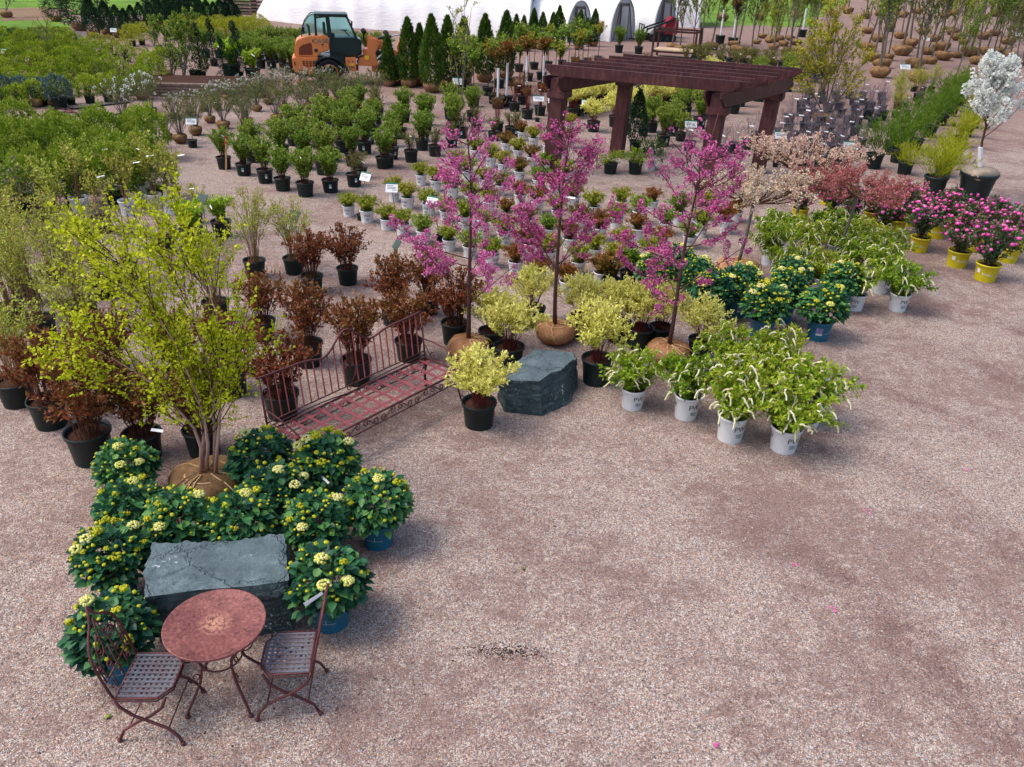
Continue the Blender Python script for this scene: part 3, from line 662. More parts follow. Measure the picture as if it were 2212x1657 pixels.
def f(s):
    rg=np.random.default_rng(s); n=2200; t=rg.uniform(0,1,n); a=t*2*np.pi*3.2+rg.normal(0,.1,n); R=.30*(1-t*.75); c=np.stack([np.cos(a)*R*.55,np.sin(a)*R*.55,.3+t*1.7],-1)
    o=nrm(rg.normal(size=(n,3))); P=c+o*(.17*(1-.6*t))[:,None]; V,F=kites(rg,P,nrm(o+[0,0,.5]),.06,.03,.3); b=B(); b.tube([(0,0,.2),(0,0,2.0)],.02,5)
    return [('trunk',b.mesh('trunk','bark_brown')),('foliage',mk('foliage',V,F,'needle_dark',tint(rg,V,F,.2,2,.1)))]
potted('spiral','plain_black',vmake(2,360,f),3.1)
def spray(mat,H,R):
    def g(s):
        a,l,t=shrub(s,H,R,.2,44,7,.3,9,.07,.008,.07,mat,mat,.004,.45,.1,outw=.12,arch=.2,nb=.3); return [('foliage',l)]
    return g
potted('broomdark','plain_black',vmake(3,370,spray('spray_dark',.75,.62)),3.1)
potted('broomlime','plain_black',vmake(3,376,spray('spray_lime',.62,.58)),3.1)
def f(s):
    rg=np.random.default_rng(s); S=stems(rg,18,.58,.3,.06,.22,.3); Tw,_=children(rg,S,4,.3,1.,.6,.16,.3,4); P,D=along(rg,Tw,1,.2,1.); V,F=kites(rg,P,nrm(D+rg.normal(0,.5,D.shape)),.022,.012)
    return [('stems',mk('stems',*cat(tubes(S,.0032,.0018),tubes(Tw,.0022,.0013)),'stem_mauve')),('foliage',mk('foliage',V,F,'leaf_olive',rg.uniform(0,1,len(F)))),('plant_tag',tag_mesh([tuple(x) for x in S[:,3]],.13,.04,seed=s,n=1))]
potted('twiggy','slate',vmake(4,380,f),.6,.75)
def f(s):
    a,l,t=shrub(s,.8,.28,.24,26,3,.16,3,.04,.022,.06,'leaf_rusty','stem_red',.005,.15,.55); return [('stems',a),('foliage',l),('plant_tag',tag_mesh(A(t,9),.1,.02,seed=s,n=1))]
potted('redstem','plain_black',vmake(3,390,f),.6,.3)
def f(s):
    a,l,t=shrub(s,.9,.36,.22,14,5,.22,5,.05,.028,.05,'leaf_spring','stem_tan',.005,.2,.35); return [('stems',a),('foliage',l),('plant_tag',tag_mesh(A(t,9),.14,.025,seed=s,n=1))]
potted('sparse','plain_black',vmake(3,400,f),.8,.7)
KIND['sparsewhite']=dict(pot='white',var=KIND['sparse']['var'],facing=.8,tagp=.5)
def f(s):
    a,l,t=shrub(s,.8,.4,.22,20,6,.22,6,.045,.028,.05,'leaf_green','stem_tan',.005,.2,.25); rg=np.random.default_rng(s); e=t[:,-1][rg.permutation(len(t))[:24]]; return [('stems',a),('foliage',l),('flowers',tufts(s,e,.03,'petal_violet',9))]
potted('violet','plain_black',vmake(2,406,f),.8,.5)
def f(s):
    a,l,t=shrub(s,.5,.28,.24,24,7,.24,8,.05,.03,.05,'leaf_lime','stem_tan',.004,.1,.1); return [('stems',a),('foliage',l),('plant_tag',tag_mesh(A(t,9),.12,.022,seed=s,n=1))]
potted('limeplant','plain_black',vmake(2,410,f),.8,.9)
def f(s):
    a,l,t=shrub(s,.42,.26,.24,20,6,.24,7,.07,.042,.05,'leaf_green' if s%2 else 'leaf_rusty','stem_tan',.004,.2,.1); return [('stems',a),('foliage',l),('plant_tag',tag_mesh(A(t,9),.12,.022,seed=s,n=1))]
potted('birdplant','bird',vmake(2,414,f),.2,.9)
def f(s):
    rg=np.random.default_rng(s); S=stems(rg,18,.42,.5,.05,.2,.5,arch=.6); Tw,_=children(rg,S,10,.2,1.,.8,.2,-.3,5); P,D=along(rg,Tw,10,0,1.); V,F=kites(rg,P,nrm(D+rg.normal(0,.25,D.shape)),.06,.014,.9)
    return [('foliage',mk('foliage',V,F,'needle_gold',tint(rg,V,F,.1,.6,.6)))]
potted('goldjuniper','plain_black',vmake(2,418,f),3.1)
potted('columnjuniper','plain_black',vmake(1,422,lambda s:[('foliage',mound(s,1.45,.3,.25,1900,.09,.03,'needle_dark','cone',.2,.3,.9))]),3.1)
potted('greenjuniper','white',vmake(1,424,lambda s:[('foliage',mound(s,.6,.34,.22,900,.09,.02,'needle_green','dome',.4,.7,.5))]),.5)
# small trees on a bare stem
def std(mat,sh=1.15,R=.42,H=.6,sleeve=False,flat=False,L=.07,W=.045,n=700):
    def g(s):
        b=B(); b.tube([(0,0,.2),(.01,0,sh*.6),(0,0,sh+.15)],[.016,.014,.01],5); out=[('trunk',b.mesh('trunk','bark_brown'))]
        rg=np.random.default_rng(s); S=stems(rg,14,H,R,.02,sh,.2); Tw,_=children(rg,S,6,.2,1.,.8,.2,.2,4); P,D=along(rg,Tw,9,0,1.); V,F=kites(rg,P,nrm(D*.4+rg.normal(0,.6,D.shape)+[0,0,.2]),L,W)
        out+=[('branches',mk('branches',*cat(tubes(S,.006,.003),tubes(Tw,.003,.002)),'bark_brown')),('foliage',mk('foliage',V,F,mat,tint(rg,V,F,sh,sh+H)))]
        if sleeve: c=B(); c.tube([(0,0,.3),(0,0,sh*.95)],.035,7); out.append(('trunk_sleeve',c.mesh('trunk_sleeve','tree_sleeve')))
        return out+[('plant_tag',tag_mesh(A(S,3),.18,.03,'tag_white' if s%3 else 'tag_red',seed=s,n=2))]
    return g
potted('standard','plain_black',vmake(3,430,std('leaf_green'))+vmake(1,434,std('leaf_gold')),.6,.6)
potted('standardwhite','plain_black',vmake(2,440,std('leaf_rusty',1.2,.35,.5,True)),.6,.6)
# ================================================================ greenhouses
def ground_pt(t,x,y): return G(t,x,y)
def hoop_house(name,L0,R0,axis,length,H,ribs,label,ends=True,door=True,sag=.012,roundend=False):
    """L0,R0: the two base points of the near end; axis: unit vector of the ridge going away from that end"""
    L0=Vector(L0); R0=Vector(R0); c=(L0+R0)/2; wv=(R0-L0)/2; up=Vector((0,0,1)); ax=Vector(axis).normalized()
    root=empty(name,c); tag(root,label,'greenhouse','white plastic hoop greenhouses')
    def arc(t,s,o=1.): 
        th=PI*s; return wv*(-math.cos(th))*o+up*(H*math.sin(th)**.72*o)+ax*t
    n=22; K=ribs*6; V=[];F=[]
    for i in range(K+1):
        ph=(i%6)/6; o=1-sag*math.sin(ph*PI); q=(i/K-.74)/.26
        if roundend and q>0: o*=max(.02,1-q)**.55
        for j in range(n+1): V.append(arc(length*i/K,j/n,o))
    for i in range(K):
        for j in range(n): F.append((i*(n+1)+j,i*(n+1)+j+1,(i+1)*(n+1)+j+1,(i+1)*(n+1)+j))
    b=B(); b.add(V,F); part('cover',b.mesh('cover','greenhouse_film',True),root)
    for e,t in (((0,-.03),) if (not ends or roundend) else ((0,-.03),(1,length+.03))):
        b=B(); b.add([arc(t,j/n,.985) for j in range(n+1)]+[ax*t],[(j,j+1,n+1) for j in range(n)]); part('end_wall',b.mesh('end_wall','film_grey'),root)
    fr=B(); 
    for j in range(n): fr.beam(arc(-.05,j/n,.995),arc(-.05,(j+1)/n,.995),.07,.05)
    part('end_hoop',fr.mesh('end_hoop','film_grey'),root)
    if door:
        wl=wv.length; wd=wv.normalized(); d=B(); hh=H*.86
        for x in(-.42,.42): d.beam(wd*x*wl*.75-ax*.09,wd*x*wl*.75-ax*.09+up*hh,.09,.09,wd)
        d.beam(wd*-.42*wl*.75-ax*.11+up*hh*.97,wd*.42*wl*.75-ax*.11+up*hh*.97,.06,.09)
        for x in(-.78,.78): d.beam(wd*x*wl-ax*.09,wd*x*wl*.45-ax*.09+up*hh,.05,.05,wd)
        part('door_frame',d.mesh('door_frame','old_wood'),root)
        d=B(); d.beam(wd*-.3*wl*.75-ax*.14+up*.06,wd*.3*wl*.75-ax*.14+up*.06,.02,.02); M=Matrix((wd,ax,up)).transposed()
        d.box(-ax*.13+up*hh*.46-wd*.05,(wl*.56,.03,hh*.9),M); part('door',d.mesh('door','film_grey'),root)
    return root
hoop_house('greenhouse',G('D',1142,86),G('D',1142,86)+Vector((.6,6.2,0)),(-.957,.29,0),20.9,3.9,12,'long white plastic hoop greenhouse stretching across behind the orange loader',roundend=True,sag=.035)
N1=Vector((.55,.83,0)); AX=(-.83,.55,0)
for px,py,wd,H,lab in ((1222,92,3.0,2.35,'small white hoop greenhouse end half hidden behind two dark green conifers'),(1316,90,3.3,2.55,'small white hoop greenhouse with a grey door ajar left of the red machine'),(1409,86,3.2,2.75,'rightmost small white hoop greenhouse with open doorway behind the red machine')):
    p=G('D',px,py); hoop_house('greenhouse',p,p+N1*wd,AX,6.5,H,5,lab)
hoop_house('greenhouse',(13.5,70,0),(13.9,76,0),(-1,.03,0),15,4.6,12,'tall white hoop greenhouse farthest back above the small tunnel ends',door=False)
# stacked timber beside it
r=empty('timber_stack',G('D',520,30)); tag(r,'grey stack of long boards at the left end of the white greenhouse','timber stack')
b=B()
for k in range(7):
    for j in range(3): b.box((rnd.uniform(-.1,.1),j*.5-.5,.1+k*.24),(3.0+rnd.uniform(-.3,.3),.42,.12))
part('boards',b.mesh('boards','old_wood'),r)
b=B(); [b.box((x,0,.0+k*.24+.2),(.1,1.5,.1)) for x in(-1,1) for k in range(6)]; part('spacers',b.mesh('spacers','old_wood'),r)
# ================================================================ loader
def loader():
    o=G('A2',640,714); r=empty('wheel_loader',o,math.radians(13),(.94,.94,.94)); tag(r,'orange articulated wheel loader with dark cab parked before the white greenhouse','loader')
    W_=1.0   # half width of wheels
    def wheel(x,y,side,rr=.54,name='wheel'):
        b=B(); b.lathe([(rr*.60,-.17),(rr*.93,-.2),(rr,-.15),(rr,.15),(rr*.93,.2),(rr*.60,.17)],28,(0,0,0),'y')
        for k in range(22):
            a=2*PI*k/22; M=Matrix.Rotation(-a,3,'Y'); b.box(M@Vector((rr*1.0,.08 if k%2 else -.08,0)),(.06,.2,.05),M)
        me=b.mesh('tyre','rubber'); w_=part(name,me,r,(x,y,rr)); b=B(); s=-1 if y<0 else 1
        b.lathe([(.03,s*-.02),(rr*.22,s*.05),(rr*.3,s*.02),(rr*.52,s*.10),(rr*.60,s*.19),(rr*.64,s*.19),(rr*.64,-s*.1)],24,(0,0,0),'y')
        part('rim',b.mesh('rim','machine_orange'),w_); b=B(); b.lathe([(.02,s*.09),(.11,s*.09),(.12,s*.03),(.12,0)],12,(0,0,0),'y'); part('hub',b.mesh('hub','machine_dark'),w_)
    for x in(0,2.75):
        for s in(-1,1): wheel(x,s*.86,s)
    # lower rear counterweight
    b=B(); b.prism([(-1.5,.75),(-1.42,.62),(-1.1,.52),(-.62,.52),(-.6,.9),(-.5,1.12),(-.42,1.32),(-1.45,1.3),(-1.53,1.2)],-.82,.82); part('counterweight',b.mesh('counterweight','machine_orange',False,.03),r)
    b=B(); [b.box((-1.05+.14*i,-.825,z),(.10,.02,.07)) for i in range(4) for z in(.92,1.02,1.12)]; [b.box((-1.42,-.825,1.02),(.06,.02,.16))]; part('rear_grille',b.mesh('rear_grille','machine_grille'),r)
    # engine hood
    b=B(); b.prism([(-1.42,1.3),(-1.38,1.75),(-1.30,2.02),(-1.1,2.16),(-.7,2.25),(-.02,2.28),(.06,2.2),(.06,1.62),(-.3,1.5),(-.5,1.3)],-.74,.74); part('engine_hood',b.mesh('engine_hood','machine_orange',False,.04),r)
    b=B(); b.prism([(-1.22,1.4),(-1.2,1.72),(-1.05,1.86),(-.72,1.96),(-.66,1.9),(-.66,1.42)],-.752,-.74); part('side_grille',b.mesh('side_grille','machine_grille'),r)
    V,F=text_mesh('CASE',.26); b=B(); b.add([(x*1.15-.30,-.747,y+2.03) for x,y,z in V],F); part('lettering',mk('lettering',b.V,b.F,'print_dark'),r)
    V,F=text_mesh('CASE',.235); b=B(); b.add([(x*1.15-.30,-.751,y+2.035) for x,y,z in V],F); part('lettering',mk('lettering',b.V,b.F,'chrome'),r)
    b=B(); b.lathe([(.08,-.76),(.08,-.74)],10,(-.5,0,1.62),'y'); b.lathe([(.04,-.76),(.04,-.74)],8,(-.22,0,1.88),'y'); part('filler_cap',b.mesh('filler_cap','machine_dark'),r)
    # fenders
    def fender(x0,y,nm='fender',r0=.80,a0=-10,a1=150):
        b=B(); n=12; s=[math.radians(a0+(a1-a0)*i/n) for i in range(n+1)]; V=[]
        for a in s:
            for rr,yy in((r0,-.24),(r0,.24),(r0+.06,.24),(r0+.06,-.24)): V.append((x0+rr*math.cos(a),y+yy,.56+rr*math.sin(a)*1.02))
        F=[]
        for i in range(n):
            for k in range(4): F.append((4*i+k,4*i+(k+1)%4,4*i+4+(k+1)%4,4*i+4+k))
        F+=[(0,1,2,3),(4*n+3,4*n+2,4*n+1,4*n)]; b.add(V,F); part(nm,b.mesh(nm,'machine_dark'),r)
    for s in(-1,1): fender(0,s*.80,'fender',.74,12,140); fender(2.75,s*.80,'fender',.72,60,185)
    b=B(); b.box((.1,0,.95),(1.5,1.1,.8)); b.box((1.0,0,.8),(.5,.9,.3)); part('chassis',b.mesh('chassis','machine_dark'),r)
    b=B(); b.box((.92,-.66,.98),(.44,.24,.62)); b.box((.92,.66,.98),(.44,.24,.62)); part('step_box',b.mesh('step_box','machine_orange',False,.02),r)
    b=B(); [b.box((.84+.16*i,-.785,1.12),(.05,.01,.05)) for i in range(2)]; b.box((.92,-.785,.86),(.3,.01,.04)); part('step_holes',b.mesh('step_holes','machine_dark'),r)
    plain('decal_yellow',(232,190,40),.5,.3); b=B(); b.box((.96,-.787,.98),(.2,.012,.09)); b.box((1.62,-.56,1.28),(.18,.012,.18)); part('warning_decal',b.mesh('warning_decal','decal_yellow'),r)
    # cab
    Y=.62; lower=B(); lower.prism([(.06,1.5),(.1,2.2),(1.22,2.2),(1.42,2.08),(1.42,1.6),(1.2,1.42),(.85,1.36),(.4,1.5)],-Y,Y); lower.prism([(.06,1.5),(.3,1.62),(.62,1.5),(.8,1.3),(.5,1.1),(.1,1.2)],-Y*.9,Y*.9); part('cab_body',lower.mesh('cab_body','machine_dark',False,.02),r)
    fr=B()
    for s in(-Y,Y):
        for a,c in(((.08,2.2),(.02,3.16)),((1.22,2.2),(.86,3.12)),((-.46,2.28),(-.44,3.05)),((.02,3.16),(.86,3.14)),((-.44,3.08),(.02,3.14)),((.16,2.2),(.10,3.1))): fr.beam((a[0],s,a[1]),(c[0],s,c[1]),.09,.09,Vector((0,1,0)))
    fr.beam((1.22,-Y,2.2),(1.22,Y,2.2),.06,.06); fr.beam((.86,-Y,3.12),(.86,Y,3.12),.08,.08); fr.beam((-.46,-Y,2.3),(-.46,Y,2.3),.06,.06)
    P=[(-1.06,2.2),(-1.02,2.55),(-.9,2.86),(-.72,3.1),(-.6,3.2),(-.44,3.18)]
    for s in(-Y*.9,Y*.9): fr.tube([(x,s,z) for x,z in P],.022,5)
    part('cab_frame',fr.mesh('cab_frame','machine_dark'),r)
    rf=B(); rf.box((.2,0,3.2),(1.42,1.34,.10)); part('cab_roof',rf.mesh('cab_roof','machine_dark',False,.04),r)
    g=B()
    for s in(-Y+.01,Y-.01): g.add([(.14,s,2.22),(1.2,s,2.22),(.84,s,3.08),(.08,s,3.1)],[(0,1,2,3)]); g.add([(-.43,s,2.3),(.04,s,2.24),(.0,s,3.12),(-.42,s,3.04)],[(0,1,2,3)])
    for s in(-Y*.9,Y*.9): g.add([(x,s,z) for x,z in P]+[(-.46,s,2.25)],[(0,1,2,3,4,5,6)])
    g.add([(1.21,-Y,2.22),(1.21,Y,2.22),(.85,Y,3.08),(.85,-Y,3.08)],[(0,1,2,3)]); part('cab_glass',mk('cab_glass',g.V,g.F,'cab_glass'),r)
    s_=B(); s_.box((.1,0,2.25),(.45,.5,.14)); s_.box((-.1,0,2.55),(.12,.48,.55)); part('seat',s_.mesh('seat','rubber',False,.03),r)
    s_=B(); s_.tube([(.95,0,2.2),(.75,0,2.45)],.025,6); s_.lathe([(.16,0),(.18,.015),(.16,.03)],14,(.74,0,2.46)); part('steering_wheel',s_.mesh('steering_wheel','rubber'),r)
    m=B(); m.tube([(-.98,-.55,2.3),(-.98,-.7,2.4)],.015,5); m.box((-.96,-.72,2.52),(.1,.05,.26)); m.box((1.05,-.78,2.86),(.06,.12,.2)); m.tube([(.9,-.62,3.05),(1.05,-.78,2.95)],.015,5); part('mirror',m.mesh('mirror','rubber'),r)
    e=B(); e.tube([(-.72,-.2,2.2),(-.74,-.2,2.62),(-.8,-.2,2.74)],[.05,.05,.045],8); part('exhaust_pipe',e.mesh('exhaust_pipe','rubber'),r)
    # front frame and arm
    b=B(); b.prism([(1.2,.9),(2.0,.85),(2.1,1.0),(2.0,1.5),(2.2,1.9),(2.0,2.15),(1.72,2.2),(1.7,1.7),(1.5,1.3),(1.3,1.22)],-.5,-.38); b.prism([(1.2,.9),(2.0,.85),(2.1,1.0),(2.0,1.5),(2.2,1.9),(2.0,2.15),(1.72,2.2),(1.7,1.7),(1.5,1.3),(1.3,1.22)],.38,.5); b.box((1.75,0,1.3),(.5,.8,.7)); b.box((2.3,0,.72),(.9,.7,.3)); part('front_frame',b.mesh('front_frame','machine_orange',False,.015),r)
    b=B()
    for s in(-.36,.26): b.prism([(1.9,1.95),(2.0,2.12),(2.3,2.02),(3.35,1.2),(3.75,.5),(3.55,.42),(3.2,.95),(2.1,1.7)],s,s+.1)
    part('lift_arm',b.mesh('lift_arm','machine_orange',False,.015),r)
    b=B(); b.prism([(3.05,1.35),(3.2,1.5),(3.5,2.4),(3.42,2.44),(3.2,2.38),(2.95,1.7)],-.12,.12); part('bell_crank',b.mesh('bell_crank','machine_orange',False,.015),r)
    b=B(); b.tube([(2.15,0,2.12),(2.75,0,2.22)],.07,8); part('cylinder',b.mesh('cylinder','machine_dark'),r); b=B(); b.tube([(2.7,0,2.21),(3.32,0,2.36)],.035,8); part('piston_rod',b.mesh('piston_rod','chrome'),r)
    V,F=text_mesh('321',.2); b=B(); c,s=math.cos(-.65),math.sin(-.65); b.add([(x*c-y*s+2.55,-.364,x*s+y*c+1.68) for x,y,z in V],F); part('lettering',mk('lettering',b.V,b.F,'print_pale'),r)
    b=B()
    for yy in(-.35,.3): b.tube([(1.55,yy,2.0),(1.55,yy,2.35)],.02,5); b.ball((1.56,yy,2.44),.11,10,6); b.tube([(2.4,yy,2.0),(2.5,yy,2.25)],.02,5); b.ball((2.52,yy,2.36),.11,10,6)
    part('headlight',b.mesh('headlight','rubber',True),r)
    b=B(); b.prism([(3.75,.2),(4.5,.12),(4.4,.2),(3.95,.3),(3.85,.75),(4.1,1.0),(3.95,1.02),(3.72,.75)],-1.0,1.0); part('bucket',b.mesh('bucket','machine_orange',False,.01),r)
loader()
for q in bpy.data.objects:
    if q.parent and q.parent.name=='wheel_loader' and not q.name.startswith('wheel'): q.scale=(1,1,.87)
# ================================================================ tracked mini loader
def skid():
    o=G('A3',1275,355); r=empty('mini_loader',o,math.radians(8),1.0); tag(r,'small dark red and black tracked machine in front of the rightmost greenhouse','mini loader')
    for s in(-.5,.5):
        b=B(); b.prism([(-.95,.12),(-.8,0),(.7,0),(.9,.14),(.88,.36),(.7,.46),(-.75,.44),(-.95,.32)],s-.13,s+.13); part('track',b.mesh('track','rubber',False,.02),r)
        b=B(); [b.lathe([(.13,-.14),(.13,.14)],10,(x,s,.2),'y') for x in(-.7,-.2,.3,.7)]; part('track_roller',b.mesh('track_roller','machine_dark'),r)
    b=B(); b.prism([(.1,.4),(.95,.4),(1.05,.8),(1.0,1.4),(.55,1.5),(.3,1.2),(.05,.8)],-.42,.42); part('engine_cover',b.mesh('engine_cover','machine_red',False,.04),r)
    b=B(); b.lathe([(.1,-.435),(.1,-.42)],12,(.5,0,.72),'y'); part('vent',b.mesh('vent','machine_dark'),r)
    b=B(); b.prism([(-.7,.4),(.1,.42),(.2,.9),(-.3,.8)],-.36,.36); part('body',b.mesh('body','machine_dark',False,.02),r)
    b=B()
    for s in(-.44,.44): b.beam((.9,s,1.42),(-1.0,s,.75),.1,.16,Vector((0,1,0))); b.beam((-1.0,s,.8),(-1.25,s,.15),.1,.12,Vector((0,1,0)))
    part('lift_arm',b.mesh('lift_arm','machine_dark'),r)
    b=B(); b.beam((-1.3,-.6,.35),(-1.3,.6,.35),.1,.1); 
    for y in(-.55,0,.55): b.beam((-1.3,y,1.0),(-1.3,y,.1),.06,.06,Vector((0,1,0)))
    b.beam((-1.3,-.6,1.0),(-1.3,.6,1.0),.06,.06); b.beam((-1.3,-.4,.1),(-2.0,-.4,.08),.08,.05); b.beam((-1.3,.4,.1),(-2.0,.4,.08),.08,.05); part('fork_frame',b.mesh('fork_frame','machine_dark'),r)
skid()
def stand():
    pts=[G('A3',1225,480),G('A3',1370,490),G('A3',1432,510),G('A3',1580,520)]
    c=G('A3',1405,500); r=empty('steel_rack',c,math.radians(-18)); tag(r,'open rusty steel rack with a pale board shelf beyond the pergola','rack')
    X,Y=1.15,.8; b=B()
    for x in(-X,X):
        for y in(-Y,Y): b.beam((x,y,0),(x,y,1.55),.1,.1,Vector((0,1,0)))
    part('post',b.mesh('post','steel_brown'),r)
    b=B()
    for z in(.35,1.4):
        for y in(-Y,Y): b.beam((-X,y,z),(X,y,z),.08,.1)
        for x in(-X,X): b.beam((x,-Y,z),(x,Y,z),.08,.1)
    part('rail',b.mesh('rail','steel_brown'),r)
    b=B(); b.box((0,0,.43),(2*X-.1,2*Y-.1,.04)); part('shelf_board',b.mesh('shelf_board','board'),r)
stand()
# ================================================================ pergola
def pergola():
    FL=G('D',1191,373); BL=G('D',1332,333); BR=G('D',1636,372); FR=FL+BR-BL; c=(FL+BR)/2
    r=empty('pergola',c); tag(r,'dark red wooden pergola with four stout posts in the middle of the yard','pergola')
    H=2.36; corner=dict(FL=FL-c,BL=BL-c,FR=FR-c,BR=BR-c); lean=Vector((.10,0,0)); U=(FR-FL).normalized(); Vv=(BL-FL).normalized()
    M=Matrix((U,Vector((-U.y,U.x,0)),Vector((0,0,1)))).transposed()
    tops={}
    for k,p in corner.items():
        b=B(); t=p+lean+Vector((0,0,H)); tops[k]=t; b.beam(p,t,.36,.36,U); part('post',b.mesh('post','wood_red',False,.012),r)
        b=B(); b.box(t+Vector((0,0,-.36)),(.50,.50,.18),M); part('post_collar',b.mesh('post_collar','wood_red',False,.012),r)
    up=Vector((0,0,1))
    def joist(a,b_,w_,h,nm,tail=.16):   # plank on edge with a curved tail cut at both ends
        a=Vector(a); b_=Vector(b_); t=(b_-a).normalized(); L=(b_-a).length; s=t.cross(up).normalized()
        poly=[(0,h),(0,h*.62),(tail*.45,h*.42),(tail,h*.12),(tail*1.4,0),(L-tail*1.4,0),(L-tail,h*.12),(L-tail*.45,h*.42),(L,h*.62),(L,h)]
        b=B(); n=len(poly); V=[a+t*x+up*z-s*w_/2 for x,z in poly]+[a+t*x+up*z+s*w_/2 for x,z in poly]
        b.add(V,[tuple(range(n)),tuple(range(2*n-1,n-1,-1))]+[(i,i+n,(i+1)%n+n,(i+1)%n) for i in range(n)]); part(nm,b.mesh(nm,'wood_red',False,.008),r)
    for A_,B_ in(('FL','BL'),('FR','BR')):
        a,b_=tops[A_],tops[B_]; d=(b_-a).normalized(); s=d.cross(up).normalized()
        for o in(-.215,.215): joist(a-d*.42+s*o-up*.26,b_+d*.5+s*o-up*.26,.07,.34,'carrier_beam')
    n=6
    for i in range(n):
        f=i/(n-1); a=tops['FL'].lerp(tops['BL'],f); b_=tops['FR'].lerp(tops['BR'],f); d=(b_-a).normalized(); off=Vv*(-.22+.44*f)
        if i%2==1 and False: pass
        joist(a-d*.28+off+up*.082,b_+d*.52+off+up*.082,.065,.26,'rafter')
    for i in (0,2): 
        f=i/(n-1); a=tops['FL'].lerp(tops['BL'],f); b_=tops['FR'].lerp(tops['BR'],f); d=(b_-a).normalized(); off=Vv*(-.22+.44*f+.17)
        joist(a-d*.12+off+up*.084,b_+d*.66+off+up*.084,.065,.24,'rafter')
pergola()
# ================================================================ boulders
def boulder(top,bot,h,name,label,seed,amp=.03):
    c=sum((p for p in bot),Vector())/len(bot); c.z=0; V=[];n=len(top)
    bm=bmesh.new(); lv=[]
    for f in(0,.33,.66,1.):
        lv.append([bm.verts.new((bot[i].lerp(top[i],f)-c).to_tuple()[:2]+((top[i].z)*f-.03*(1-f),)) for i in range(n)])
    for k in range(3):
        for i in range(n): bm.faces.new((lv[k][i],lv[k][(i+1)%n],lv[k+1][(i+1)%n],lv[k+1][i]))
    bm.faces.new(lv[3]); bmesh.ops.triangulate(bm,faces=bm.faces[:]); 
    bmesh.ops.recalc_face_normals(bm,faces=bm.faces)
    for it in range(5): bmesh.ops.subdivide_edges(bm,edges=[e for e in bm.edges if e.calc_length()>.03],cuts=1)
    bmesh.ops.triangulate(bm,faces=bm.faces[:]); bm.normal_update()
    for v in bm.verts:
        p=v.co*1.; q=p+Vector((seed,seed*2,0)); strat=noise.noise(Vector((q.x*1.5,q.y*1.5,q.z*11)))
        step=math.floor(noise.noise(q*2.1)*5)/5
        d=amp*(.5*noise.noise(q*3)+.35*noise.noise(q*8)+.18*noise.noise(q*22))+amp*.42*strat*(1-abs(v.normal.z))+amp*.55*step*(abs(v.normal.z)>.5)
        v.co+=v.normal*d
    me=bpy.data.meshes.new(name); bm.to_mesh(me); bm.free(); me.materials.append(MATS['dark_stone']); me.polygons.foreach_set('use_smooth',[True]*len(me.polygons))
    try: me.set_sharp_from_angle(angle=math.radians(38))
    except Exception: pass
    o=solo(name,me,c); tag(o,label,'boulder'); return o
h=.62; tp=[G('C5',x,y,h) for x,y in((570,500),(556,300),(610,158),(830,140),(1060,135),(1250,112),(1450,96),(1468,240),(1482,395),(1240,430),(900,455))]
bt=[G('C5',655,772),G('C5',600,590,.15),G('C5',640,470,0),G('C5',840,400),G('C5',1060,390),G('C5',1250,380),G('C5',1440,380),G('C5',1480,560),G('C5',1505,705),G('C5',1240,735),G('C5',900,770)]
for p in bt: p.z=0
bt=[Vector((t.x*.35+b_.x*.65,t.y*.35+b_.y*.65,0)) for t,b_ in zip(tp,bt)]
boulder(tp,bt,h,'boulder','large blocky dark grey boulder right behind the round rusty table',1.3,.075)
h=.46; tp=[G('C3',x,y,h) for x,y in((520,575),(590,475),(705,400),(820,338),(990,332),(1150,336),(1178,385),(1110,440),(1040,505),(955,530),(855,600),(600,590))]
bt=[G('C3',x,y) for x,y in((490,745),(520,700),(640,650),(800,560),(1000,520),(1160,560),(1187,640),(1170,700),(1130,772),(1010,850),(885,902),(565,862))]
boulder(tp,bt,h,'boulder','dark green grey boulder beside the right end of the iron bench',4.1,.05)
# ================================================================ table and chairs
def spiral(c,r,turns,a0,plane,s=1,n=18):
    u,v=plane; return [Vector(c)+(u*math.cos(a0+s*2*PI*turns*i/n)+v*math.sin(a0+s*2*PI*turns*i/n))*(r*(1-i/(n+3))) for i in range(n+1)]
def table():
    c=(G('C5',688,690,.73)+G('C5',1325,640,.73)+G('C5',1060,447,.73)+G('C5',940,948,.73))/4; R=.372
    r=empty('bistro_table',(c.x,c.y,0),.3); tag(r,'round rusty metal bistro table between two lattice chairs','table'); 
    b=B(); b.lathe([(0,.715),(R-.004,.715),(R,.722),(R+.001,.737),(R-.006,.739),(R-.016,.733),(0,.731)],72); t=part('tabletop',b.mesh('tabletop','rust_table',True),r)
    b=B(); P=[(.30*math.cos(a),.30*math.sin(a),.70) for a in [2*PI*k/24 for k in range(25)]]; b.tube(P,.009,5); P=[(.16*math.cos(a),.16*math.sin(a),.40) for a in [2*PI*k/20 for k in range(21)]]; b.tube(P,.007,5); part('frame_ring',b.mesh('frame_ring','rust_iron'),r)
    for k in range(4):
        a=k*PI/2+.55; d=Vector((math.cos(a),math.sin(a),0)); z=Vector((0,0,1)); b=B()
        b.tube([d*.30+z*.70,d*.27+z*.62,d*.18+z*.50,d*.155+z*.40,d*.19+z*.26,d*.27+z*.13,d*.325+z*.05,d*.335+z*.012],.0115,6); b.ball(d*.335+z*.012,.022,7,5)
        b.tube(spiral(d*.24+z*.56,.055,1.3,PI,(d,z)),.006,4); b.tube(spiral(d*.22+z*.34,.05,1.2,0,(d,z),-1),.006,4); part('leg',b.mesh('leg','rust_iron',True),r)
table()
